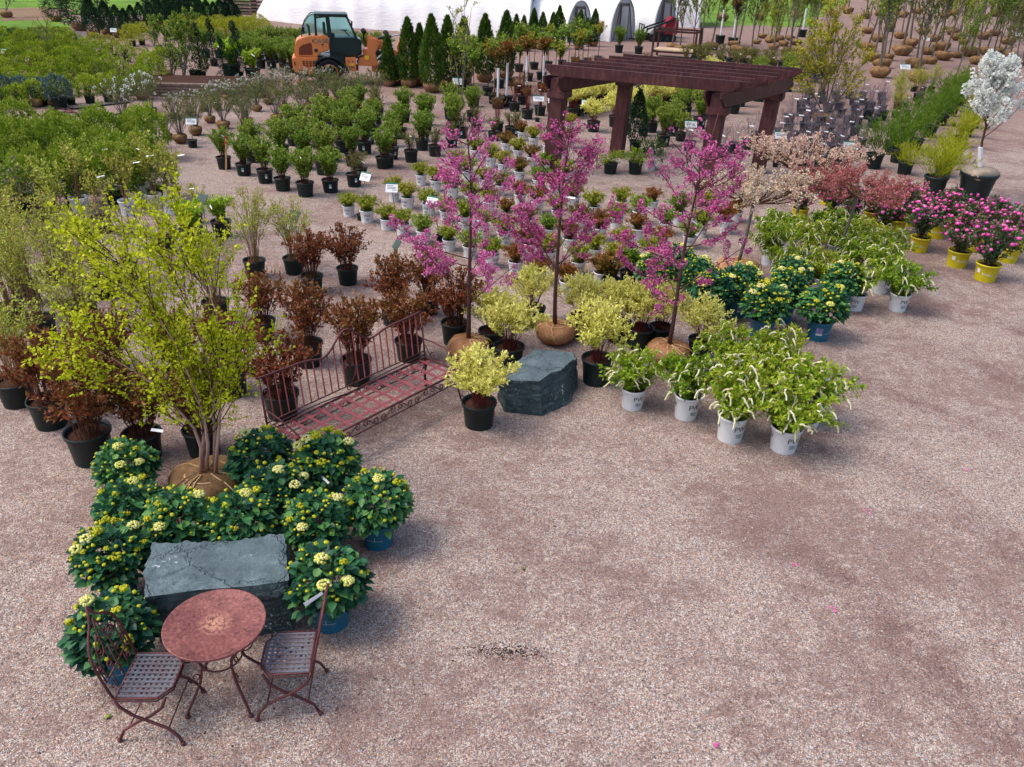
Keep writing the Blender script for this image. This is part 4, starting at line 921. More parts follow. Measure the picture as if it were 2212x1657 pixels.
def chair(c,fx,label,grp=None):
    c=Vector(c); a=math.atan2(fx.y,fx.x); r=empty('bistro_chair',(c.x,c.y,0),a); tag(r,label,'chair','rusty folding bistro chairs')
    Z=.45; poly=[(-.185,-.215),(.10,-.215),(.185,-.11),(.185,.11),(.10,.215),(-.185,.215)]
    b=B(); b.tube([(x,y,Z) for x,y in poly+poly[:1]],.009,6); b.tube([(x*1.03,y*1.03,Z-.02) for x,y in poly+poly[:1]],.006,5); fr=part('seat_frame',b.mesh('seat_frame','rust_iron',True),r)
    b=B(); n=10
    def inx(y): return .185 if abs(y)<.11 else .185-(abs(y)-.11)*.085/.105
    def iny(x): return .215 if x<.10 else .215-(x-.10)*.105/.085
    for i in range(n):
        y=-.192+.384*i/(n-1); L=inx(y)+.185; b.box((-.185+L/2,y,Z+.003+(.0015 if i%2 else 0)),(L,.021,.003))
    for i in range(9):
        x=-.162+.324*i/8; L=2*iny(x); b.box((x,0,Z-.0015+(.0015 if i%2 else 0)),(.021,L,.003))
    part('seat_lattice',b.mesh('seat_lattice','seat_weathered'),r)
    for s in(-1,1):
        b=B(); y=s*.222; b.tube([(-.20,y,.46),(-.17,y,.37),(-.08,y,.28),(.04,y*1.03,.22),(.15,y*1.05,.16),(.215,y*1.08,.08),(.235,y*1.1,.015)],.0115,6); b.ball((.235,y*1.1,.016),.02,7,5); part('front_leg',b.mesh('leg','rust_iron',True),r)
        b=B(); y=s*.20; b.tube([(.16,y,.44),(.12,y,.34),(.02,y,.25),(-.08,y,.19),(-.19,y*1.03,.11),(-.235,y*1.06,.015)],.0115,6); b.ball((-.235,y*1.06,.016),.02,7,5); part('back_leg',b.mesh('leg','rust_iron',True),r)
    b=B(); b.tube([(.15,-.22,.165),(.15,.22,.165)],.006,5); b.tube([(-.15,-.2,.135),(-.15,.2,.135)],.006,5); part('stretcher',b.mesh('stretcher','rust_iron'),r)
    # back: ogee outline in a plane leaning outwards
    def bp(y,z): z=.45+(z-.45)*1.24; return Vector((-.20-.22*(z-.45),y,z))
    b=B(); out=[(-.215,.45),(-.225,.58),(-.225,.70),(-.20,.78),(-.145,.84),(-.07,.885),(-.025,.93),(0,.985)]
    b.tube([bp(*p) for p in out],.0105,6); b.tube([bp(-p[0],p[1]) for p in out],.0105,6); b.tube([bp(-.22,.56),bp(.22,.56)],.007,5); part('back_frame',b.mesh('back_frame','rust_iron',True),r)
    b=B(); pl=(Vector((0,1,0)),Vector((-.2,0,1)).normalized())
    for s in(-1,1):
        b.tube([bp(s*.045,.56),bp(s*.05,.70),bp(s*.02,.84),bp(0,.90)],.006,4); b.tube([bp(s*.15,.56),bp(s*.16,.66),bp(s*.12,.76),bp(s*.05,.82)],.006,4)
        b.tube(spiral(bp(s*.10,.72),.05,1.4,0,pl,s),.0055,4); b.tube(spiral(bp(s*.17,.64),.035,1.3,PI/2,pl,-s),.0055,4); b.tube(spiral(bp(s*.075,.62),.038,1.,0,pl,s,14),.006,4)
        b.tube([bp(s*.19,.56),bp(s*.195,.72)],.0055,4); b.tube([bp(s*.10,.47),bp(s*.10,.56)],.0055,4); b.tube(spiral(bp(s*.15,.505),.035,1.2,PI/2,pl,s),.005,4); b.tube(spiral(bp(s*.045,.78),.03,1.1,0,pl,-s),.005,4)
    b.tube([bp(0,.46),bp(0,.70)],.006,4); b.tube(spiral(bp(0,.51),.03,1.,0,pl,1,12),.005,4); part('back_scrollwork',b.mesh('back_scrollwork','rust_iron',True),r); return r
Lc=[G('C5',x,y,.45) for x,y in((690,770),(455,855),(415,1175),(700,1150),(800,1010))]; Rc=[G('C5',x,y,.45) for x,y in((1350,680),(1640,710),(1650,1010),(1340,1050),(1290,870))]
bm_=(Lc[1]+Lc[2])/2; fx=(Lc[4]-bm_).normalized(); chair(bm_+fx*.185,fx,'rusty lattice seat folding chair on the left of the round table')
bm_=(Rc[1]+Rc[2])/2; fx=(Rc[4]-bm_).normalized(); rc=chair(bm_+fx*.185,fx,'rusty lattice seat folding chair on the right with a white tag on its back')
p=bm_-fx*.02; tp_=Vector((p.x+.06,p.y-.02,.80)); b=B(); e=G('C5',1590,553,.66); s_=G('C5',1708,475,.72)
dd=(e-s_).normalized(); up_=Vector((-dd.z,0,dd.x)).normalized(); b.add([s_+up_*.013,e+up_*.017,e-up_*.017,s_-up_*.013,s_+up_*.013+Vector((0,.002,0)),e+up_*.017+Vector((0,.002,0)),e-up_*.017+Vector((0,.002,0)),s_-up_*.013+Vector((0,.002,0))],[(0,1,2,3),(7,6,5,4),(0,4,5,1),(1,5,6,2),(2,6,7,3),(3,7,4,0)])
o=solo('price_tag',b.mesh('price_tag','tag_white')); tag(o,'long white paper tag hanging from the right bistro chair back','tag')
# ================================================================ bench
def bench():
    Z=.43; BL,FL,FR,BR=[G('D',x,y,Z) for x,y in((584,930),(651,975),(989,805),(921,771))]
    u=((BR-BL)+(FR-FL)).normalized(); v=Vector((-u.y,u.x,0)); L=((BR-BL).length+(FR-FL).length)/2; D=(((BL-FL).dot(v))+((BR-FR).dot(v)))/2
    org=(BL+FL+BR+FR)/4-u*L/2-v*D/2; r=empty('iron_bench',(org.x,org.y,0),math.atan2(u.y,u.x)); tag(r,'long rusty wrought iron garden bench with scrolled arms and slatted seat','bench')
    X=lambda x,y,z: Vector((x,y,z))
    b=B(); [b.tube(p,.014,6) for p in ([X(0,0,Z),X(L,0,Z)],[X(0,D,Z),X(L,D,Z)],[X(0,0,Z),X(0,D,Z)],[X(L,0,Z),X(L,D,Z)])]; part('seat_frame',b.mesh('seat_frame','rust_iron',True),r)
    b=B(); n=13
    for i in range(n): x=L*(i+.6)/(n+.2); b.box((x,D/2,Z+.006),(.048,D,.004))
    for y in(.10,.30,.50): b.box((L/2,D*y/.6,Z-.001),(L,.044,.004))
    part('seat_slats',b.mesh('seat_slats','rust_slat'),r)
    def apron(y,nm):
        b=B(); zb=Z-.14; b.tube([X(.12,y,zb),X(L-.12,y,zb)],.008,5); b.tube([X(0,y,Z-.02),X(.05,y,zb-.02),X(.12,y,zb)],.008,5); b.tube([X(L,y,Z-.02),X(L-.05,y,zb-.02),X(L-.12,y,zb)],.008,5)
        n=9; pl=(Vector((1,0,0)),Vector((0,0,1)))
        for i in range(n):
            cx=L*(i+.5)/n; s=1 if i%2 else -1; hw=L/n*.42; zm=Z-.07
            A1=spiral((cx-hw*.62,y,zm+.012*s),.046,1.15,PI*.5*s,pl,s,12)[::-1]; A2=spiral((cx+hw*.62,y,zm-.012*s),.046,1.15,-PI*.5*s,pl,s,12)
            b.tube(A1+A2,.0075,4)
        part(nm,b.mesh(nm,'rust_iron',True),r)
    apron(0,'front_apron'); apron(D,'rear_apron')
    # back
    def top(t): # height of top rail along 0..1
        q=abs(t-.5)*2; return Z+.60+.20*math.exp(-(q/.16)**2)-.05*math.exp(-((q-.30)/.13)**2)+.04*q
    def bx(x,z): return X(x,D+.10*(z-Z),z)
    b=B(); b.tube([bx(L*i/48,top(i/48)) for i in range(49)],.013,6); b.tube([bx(0,Z+.10),bx(L,Z+.10)],.009,5); b.tube([bx(L*i/30,Z+.05-.04*math.exp(-((i/30-.5)/.14)**2)) for i in range(31)],.008,5)
    for x in(0,L): b.tube([X(x,D,.0),bx(x,Z),bx(x,top(x/L)-.02)],.013,6)
    pl=(Vector((1,0,0)),Vector((0,.1,1)).normalized())
    for s,x in((1,.055),(-1,L-.055)): b.tube(spiral(bx(x,Z+.45),.05,1.1,PI if s>0 else 0,pl,s,14),.007,4)
    part('back_frame',b.mesh('back_frame','rust_iron',True),r)
    b=B(); nb=23
    for i in range(nb):
        x=L*(i+1)/(nb+1); 
        if abs(i-nb//2)<1: continue
        b.beam(bx(x,Z+.10),bx(x,top(x/L)),.006,.022,Vector((0,1,.1)).cross(Vector((0,0,1))) if False else Vector((0,1,0)))
    part('back_bars',b.mesh('back_bars','rust_slat'),r)
    b=B(); cx=L/2
    for s in(-1,1):
        b.tube([bx(cx,Z+.12),bx(cx+s*.07,Z+.22),bx(cx+s*.085,Z+.31),bx(cx+s*.05,Z+.36),bx(cx+s*.01,Z+.33),bx(cx,Z+.29)],.009,5); b.tube(spiral(bx(cx+s*.05,Z+.07),.04,1.2,PI/2,pl,-s,12),.007,4)
        b.tube([bx(cx,Z+.33),bx(cx+s*.035,Z+.42),bx(cx+s*.03,Z+.5),bx(cx,Z+.55)],.008,5); b.tube(spiral(bx(cx+s*.045,Z+.62),.04,1.2,-PI/2,pl,s,12),.007,4)
    part('back_ornament',b.mesh('back_ornament','rust_iron',True),r)
    for x,s in((0,-1),(L,1)):
        pl2=(Vector((0,-1,0)),Vector((0,0,1))); b=B(); b.tube([bx(x,Z+.27),X(x+s*.01,D*.75,Z+.27),X(x+s*.02,D*.35,Z+.235),X(x+s*.02,D*.08,Z+.19),X(x+s*.02,-.04,Z+.12)]+spiral((x+s*.02,D*.08-.03,Z+.09),.085,1.7,0,pl2,-1,22)[1:],.011,5)
        b.tube([X(x,.02,Z),X(x+s*.02,.0,Z+.03)],.01,5); b.tube(spiral((x,D*.75,Z+.07),.06,1.2,PI/2,pl2,1,14),.007,4); b.tube([X(x,D,Z+.2),X(x,D*.8,Z+.03),X(x,D*.5,Z+.06),X(x,D*.3,Z)],.007,4); part('armrest',b.mesh('armrest','rust_iron',True),r)
        for y,sy in((0,-1),(D,1)):
            b=B(); b.tube([X(x,y,Z),X(x+s*.03,y+sy*.01,Z-.14),X(x-s*.02,y,.18),X(x+s*.02,y+sy*.03,.0)],.012,5); b.tube(spiral((x+s*.05,y+sy*.02,.045),.045,1.2,PI/2,(Vector((s,0,0)),Vector((0,0,1))),1,12),.007,4); b.tube(spiral((x-s*.05,y,Z-.18),.05,1.2,PI/2,(Vector((s,0,0)),Vector((0,0,1))),-1,12),.007,4); part('leg',b.mesh('leg','rust_iron',True),r)
bench()
# ================================================================ individually grown trees
def sub(P,K=6): # resample list of points
    P=np.array([list(p) for p in P],float); t=np.linspace(0,len(P)-1,K); i=np.clip(t.astype(int),0,len(P)-2); f=(t-i)[:,None]; return P[i]*(1-f)+P[i+1]*f
def birch():
    o=G('D',457,1080); r=empty('river_birch',o); tag(r,'multi stemmed lime green birch rising from a burlap root ball','birch tree')
    R,H=.44,.37; part('root_ball',ball_mesh(R,H,'burlap',5,.16,.6),r); part('twine',twine_mesh(R,H,3,11,.008),r)
    scatter_me=None
    rg=np.random.default_rng(11); base=Vector((.0,.0,H-.02)); w=lambda t,x,y:UP(o,t,x,y)-o
    tops=[[base,w('D',452,930),w('D',438,855),w('D',380,700),w('D',335,620),w('D',272,510)],[base+Vector((.07,.03,0)),w('D',464,900),w('D',452,800),w('D',400,640),w('D',375,600),w('D',345,540)],
          [base+Vector((-.06,.04,0)),w('D',440,920),w('D',410,830),w('D',330,700),w('D',280,670),w('D',232,620)],[base+Vector((.10,-.04,0)),w('D',476,900),w('D',478,800),w('D',470,650),w('D',452,630),w('D',432,570)],[base+Vector((-.05,-.03,0)),w('D',436,940),w('D',400,890),w('D',345,820),w('D',285,770),w('D',240,735)]]
    P=np.stack([sub(t,8) for t in tops]); P[:,:,1]+=np.array([[-.35],[.1],[.3],[-.1],[-.25]])*np.linspace(0,1,8)[None]**1.5
    b=B()
    for i,p in enumerate(P): b.tube([Vector(q) for q in p],[.021,.018,.014,.010,.008,.006,.004,.003],7)
    part('trunk',b.mesh('trunk','bark_birch',True),r)
    B1,_=children(rg,P,21,.14,1.,.46,.80,.08,7,.05,(1.25,.62)); B2,_=children(rg,B1,6,.12,1.,.5,.42,.08,5,.05); B3,_=children(rg,B2,2,.2,1.,.5,.2,.0,4)
    # lowest sprays trailing to left and right
    part('branches',mk('branches',*cat(tubes(B1,.006,.0025,4),tubes(B2,.0026,.0014),tubes(B3,.0015,.001)),'bark_brown'),r)
    Lp=[along(rg,B1,12,.2,1.),along(rg,B2,8,.1,1.),along(rg,B3,4,.2,1.)]; Pp=np.concatenate([x[0] for x in Lp]); Dd=np.concatenate([x[1] for x in Lp]); print('birch leaves',len(Pp))
    D2=nrm(Dd*.4+rg.normal(0,.6,Dd.shape)); V,F=heart(rg,Pp,D2,.036,.030,.6); part('foliage',mk('foliage',V,F,'leaf_birch',np.concatenate([rg.uniform(0,1,len(Pp))]*2)),r)
    part('plant_tag',tag_mesh([tuple(w('D',335,888)+Vector((.1,-.35,0)))],.14,.03,seed=4,n=1),r)
birch()
def crab(bpx,tops_px,wpx,seed,label,nlev=26,low=.27,Rc=1.):
    o=G('D',*bpx); r=empty('flowering_crabapple',o); tag(r,label,'flowering tree','magenta flowering trees'); rg=np.random.default_rng(seed)
    R,H=.33,.28; part('root_ball',ball_mesh(R,H,'burlap_orange',seed,.15,.5),r); part('twine',twine_mesh(R,H,seed,9,.007),r)
    w=lambda x,y:UP(o,'D',x,y)-o; tp_=[w(*p) for p in tops_px]; tr=[Vector((0,0,H-.02))]+tp_; P=sub(tr,10)[None]; top=P[0,-1,2]
    b=B(); b.tube([Vector(q) for q in P[0]],[.034,.031,.028,.025,.022,.018,.014,.011,.008,.005],8); part('trunk',b.mesh('trunk','bark_plum',True),r)
    B1,t=children(rg,P,nlev,low-.06,.92,1.12,Rc*1.12,.18,7,.05,(1.45,1.33)); B2,_=children(rg,B1,6,.2,1.,.7,.34,.12,5,.06); B3,_=children(rg,B2,3,.2,1.,.7,.14,.1,4)
    part('branches',mk('branches',*cat(tubes(B1,.010,.004,4),tubes(B2,.004,.002),tubes(B3,.002,.0012)),'bark_plum'),r)
    e,d=along(rg,B2,4,.2,1.); e2,_=along(rg,B3,2,.3,1.); e3,_=along(rg,B1,7,.3,1.); e4,_=along(rg,P,10,.75,1.); E_=np.concatenate([e,e2,e3,e4]); hn=(E_[:,2]-E_[:,2].min())/np.ptp(E_[:,2]); keep=np.array([noise.noise(Vector(x*3.5))>-.5 for x in E_])&(rg.uniform(0,1,len(E_))<(1.05-.98*hn)*.78); E_=E_[keep]; print('crab clusters',len(E_))
    part('flowers',tufts(seed,E_,.034,'petal_magenta',15,.42,.3),r)
    q=E_[rg.permutation(len(E_))[:900]]+rg.normal(0,.03,(min(900,len(E_)),3)); V,F=kites(rg,q,nrm(rg.normal(size=q.shape)),.04,.018); part('foliage',mk('foliage',V,F,'leaf_plum',rg.uniform(0,1,len(F))),r)
    part('plant_tag',tag_mesh([tuple(P[0,5])],.2,.035,seed=seed,n=1),r)
crab((1012,768),[(1013,680),(1014,600),(1016,500),(1018,420),(1015,340),(1004,262)],0,21,'leftmost magenta flowering tree, on burlap ball behind the iron bench',26,.28,1.0)
crab((1197,735),[(1198,650),(1204,560),(1211,450),(1219,370),(1228,310),(1233,258)],0,22,'middle magenta flowering tree, on burlap ball behind the green boulder',26,.30,.95)
crab((1441,780),[(1456,690),(1468,600),(1484,500),(1503,420),(1528,330),(1552,245)],0,23,'rightmost magenta flowering tree, leaning right among yellow leaved shrubs',28,.30,1.1)
def topgraft(bpx,crown,sz,seed,pm,label,ballr=.42,hz=.3,bx=None,nst=26):
    o=G('D',*bpx); r=empty('grafted_tree',o); tag(r,label,'flowering tree','top grafted flowering trees'); rg=np.random.default_rng(seed)
    part('root_ball',ball_mesh(ballr,.34,'burlap_orange',seed,.15,.5),r); part('twine',twine_mesh(ballr,.34,seed,7,.008),r)
    c=UP(o,'D',*crown)-o; P=sub([Vector((0,0,.32)),c*.5+Vector((.02,0,.12)),c],7); b=B(); b.tube([Vector(q) for q in P],[.032,.03,.028,.027,.026,.028,.03],7); part('trunk',b.mesh('trunk','bark_grey',True),r)
    S=stems(rg,nst,hz,sz,.03,0,.1,arch=-.2); S=S+np.array(c)[None,None]; Tw,_=children(rg,S,8,.15,1.,.8,.34,.15,5); T3,_=children(rg,Tw,3,.2,1.,.8,.14,.1,4)
    part('branches',mk('branches',*cat(tubes(S,.013,.005,4),tubes(Tw,.004,.002),tubes(T3,.002,.001)),'bark_brown'),r)
    e,_=along(rg,Tw,4,.1,1.); e2,_=along(rg,T3,2,.2,1.); E_=np.concatenate([e,e2]); E_=E_[rg.uniform(0,1,len(E_))<.5]
    part('flowers',tufts(seed,E_,.030,pm,9,.5,.3),r)
    q=E_[::4]; V,F=kites(rg,q,nrm(rg.normal(size=q.shape)),.045,.02); part('foliage',mk('foliage',V,F,'leaf_rusty',rg.uniform(0,1,len(F))),r)
topgraft((1590,600),(1627,440),1.15,31,'petal_blush','cream flowering umbrella crowned tree nearest the pergola right post',.42,.42)
topgraft((1712,512),(1735,372),1.35,32,'petal_blush','blush pink flowering umbrella tree between the cream and coral crowned trees',.42,.6)
topgraft((1795,590),(1853,425),1.2,33,'petal_coral','coral red flowering umbrella crowned tree with slanting trunk above tasselled shrubs',.45,.28,nst=30)
def whitetree():
    o=G('D',2099,433); r=empty('white_flowering_tree',o); tag(r,'white blossoming young tree in a big black pot at right','flowering tree'); rg=np.random.default_rng(41)
    po=part('pot',pot(.70,.43,.30,'pot_black')[0],r); m=ball_mesh(.43,.34,'burlap_grey',7,.3,.2); part('root_ball',m,r,(0,0,.5))
    w=lambda x,y:UP(o,'D',x,y)-o; P=sub([Vector((0,0,.75)),w(2118,320),w(2132,265),w(2138,225),w(2146,190),w(2156,160)],9)[None]
    b=B(); b.tube([Vector(q) for q in P[0]],[.035,.032,.028,.025,.02,.016,.012,.008,.005],7); part('trunk',b.mesh('trunk','bark_brown',True),r)
    b=B(); b.tube([Vector((0,0,.72)),w(2118,318)],[.06,.055],8); part('trunk_sleeve',b.mesh('trunk_sleeve','tree_sleeve'),r)
    B1,_=children(rg,P,34,.24,.98,.85,.92,.42,7,.05); B2,_=children(rg,B1,5,.25,1.,.7,.34,.1,5); part('branches',mk('branches',*cat(tubes(B1,.011,.004,4),tubes(B2,.004,.002)),'bark_brown'),r)
    e,_=along(rg,B1,14,.35,1.); e2,_=along(rg,B2,4,.1,1.); E_=np.concatenate([e,e2]); E_=E_[rg.uniform(0,1,len(E_))<.8]; part('flowers',tufts(5,E_,.062,'petal_white',16,.42,.3),r)
    q=E_[::5]; V,F=kites(rg,q,nrm(rg.normal(size=q.shape)),.06,.03); part('foliage',mk('foliage',V,F,'leaf_bright',rg.uniform(0,1,len(F))),r)
whitetree()
def multistem(bpx,tops,seed,leaf,label,name='serviceberry_tree',n1=14,L1=.8,ll=.05,dens=6,base=BIGB,h0=.3,bark='bark_grey',cat_='tree',group=None):
    o=G('D',*bpx); r=empty(name,o); tag(r,label,cat_,group); rg=np.random.default_rng(seed)
    if base: part('root_ball',base[seed%len(base)][0],r)
    P=np.stack([sub([Vector((0,0,h0)),(UP(o,'D',*t)-o)*.5+Vector((rg.uniform(-.1,.1),rg.uniform(-.3,.3),.2)),UP(o,'D',*t)-o+Vector((0,rg.uniform(-.6,.6),0))],8) for t in tops])
    b=B(); [b.tube([Vector(q) for q in p],[.03-.0035*i for i in range(8)],5) for p in P]; part('trunk',b.mesh('trunk',bark),r)
    B1,_=children(rg,P,n1,.2,1.,.6,L1,.3,6,.05); B2,_=children(rg,B1,5,.2,1.,.6,L1*.45,.1,4); part('branches',mk('branches',*cat(tubes(B1,.009,.004),tubes(B2,.004,.002)),bark),r)
    e,d=along(rg,B1,dens,.2,1.); e2,d2=along(rg,B2,dens,.1,1.); E_=np.concatenate([e,e2]); D_=np.concatenate([d,d2]); V,F=kites(rg,E_,nrm(D_*.4+rg.normal(0,.6,D_.shape)),ll,ll*.62); part('foliage',mk('foliage',V,F,leaf,rg.uniform(0,1,len(F))),r); return r
multistem((1777,268),[(1745,60),(1790,20),(1812,10),(1850,60),(1720,120),(1865,130)],51,'leaf_amber','tall airy amber green multi stemmed tree just right of the pergola',n1=20,L1=1.0,ll=.085,dens=8)
multistem((998,222),[(1003,5),(975,20),(1020,15)],52,'leaf_spring','slender sparsely leafed tall tree with grey trunk rising before the white greenhouse','ornamental_tree',10,.7,.08,4,None,.0)
for i,(x,y,tx,ty,nm) in enumerate(((345,168,340,30,'soft green upright tree, left of the three beside the spiral topiaries'),(372,176,372,40,'soft green upright tree, middle of the three beside the spiral topiaries'),(397,180,398,22,'soft green upright tree, right of the three beside the spiral topiaries'))):
    multistem((x,y),[(tx,ty),(tx-14,ty+20),(tx+14,ty+18)],60+i,'leaf_green',nm,'young_tree',14,.5,.09,6,None,.0,group='soft green upright trees')
multistem((108,128),[(95,42),(80,52),(105,35)],66,'leaf_amber','weeping bare branched young tree standing in the gold conifer block','weeping_tree',6,.8,.06,2,None,.0)
multistem((268,212),[(262,118),(270,135)],67,'leaf_spring','thin green staked sapling at the right edge of the gold conifer block','young_tree',7,.6,.06,3,None,.0)
multistem((15,38),[(8,-25),(20,-20)],68,'leaf_plum','plum coloured young tree on the grass in the far left corner','young_tree',8,.9,.14,4,BIGB)
# ================================================================ layout of the plants
ORD='first second third fourth fifth sixth seventh eighth ninth tenth eleventh twelfth thirteenth fourteenth fifteenth sixteenth seventeenth eighteenth nineteenth twentieth'.split()
def row(key,name,pts,desc,where,cat_,group,sc=1.,ssc=None,var=None,tagit=None):
    """pts in pixels, placed left to right"""
    L=sorted([(T(*p[:3]),p) for p in pts],key=lambda q:q[0][0]); n=len(L)
    for i,(d,p) in enumerate(L):
        o='leftmost' if i==0 else ('rightmost' if i==n-1 else ORD[i]+' from left')
        s=p[3] if len(p)>3 else 1.
        place(key,name,G(*p[:3]),sc*s,f'{desc}, {o} {where}',cat_,group,ssc=ssc,var=var,tagit=tagit)
def one(key,name,p,label,cat_,group,sc=1.,**k): return place(key,name,G(*p),sc,label,cat_,group,**k)
def lattice(P00,P10,P11,P01,nu,nv,jit=.08,seed=1):
    """quad in pixels: P00-P10 front edge, P01-P11 back edge; returns rows (front to back) of ground points, evenly spaced on the ground"""
    a,b,c,d=[G('D',*p) for p in(P00,P10,P11,P01)]; rg=random.Random(seed); rows=[]
    for j in range(nv):
        v=j/max(1,nv-1); l=a.lerp(d,v); r_=b.lerp(c,v); m=nu if isinstance(nu,int) else nu[j]
        rows.append([l.lerp(r_,(i+(.5 if j%2 else 0)*.6)/max(1,m-1))+Vector((rg.uniform(-jit,jit),rg.uniform(-jit,jit),0)) for i in range(m)])
    return rows
def field(keys,name,rows,desc,fieldname,cat_,group,sc=1.,skip=None,**k):
    rg=random.Random(len(desc))
    for j,rw in enumerate(rows):
        rw=[p for p in rw if not(skip and skip(p))]; rw.sort(key=lambda p:proj(p)[0]); n=len(rw)
        vis=[p for p in rw if -60<proj(p)[0]<2270 and proj(p)[1]<1800]; n=len(vis)
        for i,p in enumerate(vis):
            o='leftmost' if i==0 else('rightmost' if i==n-1 else (ORD[i] if i<20 else str(i+1)+'th')+' from left')
            ky=keys if isinstance(keys,str) else rg.choice(keys)
            place(ky,name,p,sc*rg.uniform(.84,1.14),f'{desc}, {o} in {ORD[j]} row from front{fieldname}',cat_,group,**k)
SH='shrub'
# --- bronze shrubs
g_='bronze leaved shrubs in black pots'
for p,w,s in ((('B2',490,1005),'standing behind the gap left of the iron bench back',1.),(('B2',795,925),'alone on gravel, nearest the white pots',.97),(('B2',70,1395),'left of the bench, above the birch crown tips',1.),
  (('B2',1190,1270),'behind the bench, left of the trio under the magenta tree',1.05),(('B2',1490,1180),'farthest of the trio beneath the leftmost magenta tree',1.),(('B2',1715,1435),'touching the trunk of the leftmost magenta tree',1.08),
  (('B2',1320,1575),'directly behind the right end of the bench back',1.02),(('B2',460,1620),'second from left behind the bench, pot half shown',1.1),(('C2',1080,255),'behind the heart ornament in the middle of the bench',1.08),
  (('C2',440,545),'behind the left end of the bench back',1.16),(('C1',450,628),'second from left in the left foreground row',1.1),(('C1',810,922),'large one at the front left of the birch',1.28),
  (('C1',1770,865),'directly behind the birch trunks',1.1),(('D',315,985),'just left of the birch trunks, behind the hydrangeas',1.12),(('C1',1010,320),'seen through the lower left birch branches',1.08),(('D',400,835),'hidden behind the middle of the birch crown',1.05),(('D',505,850),'seen through the right edge of the birch crown',1.05)):
    one('bronze','potted_ninebark',p,'bronze shrub, '+w,SH,g_,s)
g_='tall pale green shrubs in black pots'
for p,w,s in ((('B2',335,835),'behind the bronze shrubs with a dark sign at its back',1.0),(('D',553,598),'alone on gravel, right of the birch top',1.),(('B1',1880,1235),'partly behind the right side of the birch crown',1.08),
  (('C1',170,440),'with grass in its pot at the left edge, foreground',1.15),(('D',95,735),'second nearest at the left edge',1.15),(('D',192,800),'left of the birch crown middle, above bronze shrubs',1.15),(('D',62,655),'tall one third from the front at the left edge',1.15),
  (('D',185,690),'behind the left side of the birch crown',1.15),(('D',35,700),'cut by the left picture edge',1.1),(('D',120,610),'farthest of the group at left',1.12),(('D',222,640),'hidden behind the birch crown',1.1)):
    one('spring','potted_spirea',p,'tall pale green shrub, '+w,SH,g_,s)
g_='yellow leaved dogwoods in black pots'
for p,w,s in ((('C3',335,968),'nearest, in front of the green boulder',1.12),(('C3',590,470),'behind the left end of the green boulder',1.15),(('C3',800,105),'between the first two magenta trunks, rear',1.),(('C3',440,305),'next to the leftmost magenta trunk',1.),
  (('C3',1210,190),'right of the middle magenta trunk, rear',.98),(('C3',1345,600),'large one right of the green boulder',1.16),(('C3',1715,300),'tilted pot left of the rightmost magenta trunk',1.05),(('C3',1890,290),'behind the rightmost magenta trunk',1.),(('C4',510,385),'right of the rightmost magenta trunk',1.),(('D',1335,735),'rear middle of the yellow group',1.)):
    one('dogwood','potted_dogwood',p,'yellow dogwood, '+w,SH,g_,s)
g_='tasselled green shrubs in white pots'
for p,w,s in ((('C3',1655,815),'leftmost, next to the green boulder',1.08),(('C4',390,900),'second from left in the front group',1.12),(('C4',770,1088),'third from left in the front group',1.2),(('C4',1230,1178),'nearest the camera of the front group',1.22),
  (('C4',1440,960),'rightmost of the front group',1.15),(('C4',930,790),'in the heart of the front group',1.08),(('C4',1140,640),'farthest back right of the front group',1.05),(('C4',760,600),'farthest back left of the front group',1.05),(('C4',1190,860),'behind the nearest one of the front group',1.05)):
    one('itea','potted_sweetspire',p,'cream tasselled green shrub, '+w,SH,g_,s,tagit=True if 'nearest the' in w or 'third' in w else None)
row('itea','potted_sweetspire',[('B4',740,1145),('B4',1110,1155),('B4',950,1000)],'cream tasselled green shrub in white pot','in near row of rear group',SH,g_,1.08)
row('itea','potted_sweetspire',[('B4',120,960),('B4',430,1000),('B4',330,740),('B4',700,900),('B4',880,830),('B4',0,760),('B4',1010,800)],'cream tasselled green shrub in white pot','in middle row of rear group',SH,g_,1.05)
row('itea','potted_sweetspire',[('B4',40,620),('B4',180,640),('B4',560,700),('B4',640,610),('B4',470,600),('B4',780,680)],'cream tasselled green shrub in white pot','in back row of rear group',SH,g_,1.)
g_='green hydrangeas with yellow buds in blue pots'
for p,w,s in ((('D',292,1085),'top left one, just above another at left of birch ball',1.0),(('D',300,1178),'left of the birch root ball, second down',1.),(('D',405,1215),'directly below the birch root ball',1.02),(('D',262,1290),'left of the large boulder, upper',1.02),
  (('C5',405,985),'behind the left bistro chair',1.06),(('D',716,1343),'right of the large boulder, behind right chair',1.12),(('C2',1262,1640),'rightmost, its blue pot and photo label in full view',1.06),(('D',692,1205),'right of the boulder, one up from the chair',1.),
  (('D',712,1088),'crowned with yellow heads, below the bench arm',1.08),(('D',575,1070),'by the left foot of the bench',1.08),(('D',606,1150),'middle of the near cluster',1.05),(('D',535,1218),'behind the top edge of the large boulder',1.02)):
    one('hydrangea','potted_hydrangea',p,'yellow budded hydrangea, '+w,SH,g_,s)
for p,w,s in ((('C4',1525,225),'nearest right of the far cluster',1.18),(('B3',2140,1385),'nearest left of the far cluster',1.18),(('B4',110,1245),'between two near ones of the far cluster',1.1),(('B3',1920,1200),'second from left of the far cluster',1.12),(('B3',1565,1110),'leftmost of the far cluster, pot hidden',1.05),
  (('B3',1715,1225),'third from left of the far cluster, in front',1.15),(('B3',1215,1055),'alone in a blue pot, left of the far cluster',1.1),(('B4',600,1140),'farthest right of the far cluster',1.05),(('B4',170,1090),'farthest back of the far cluster',1.05),(('B3',1400,960),'beneath the rightmost magenta tree',1.)):
    one('hydrangea','potted_hydrangea',p,'yellow budded hydrangea, '+w,SH,g_,s)
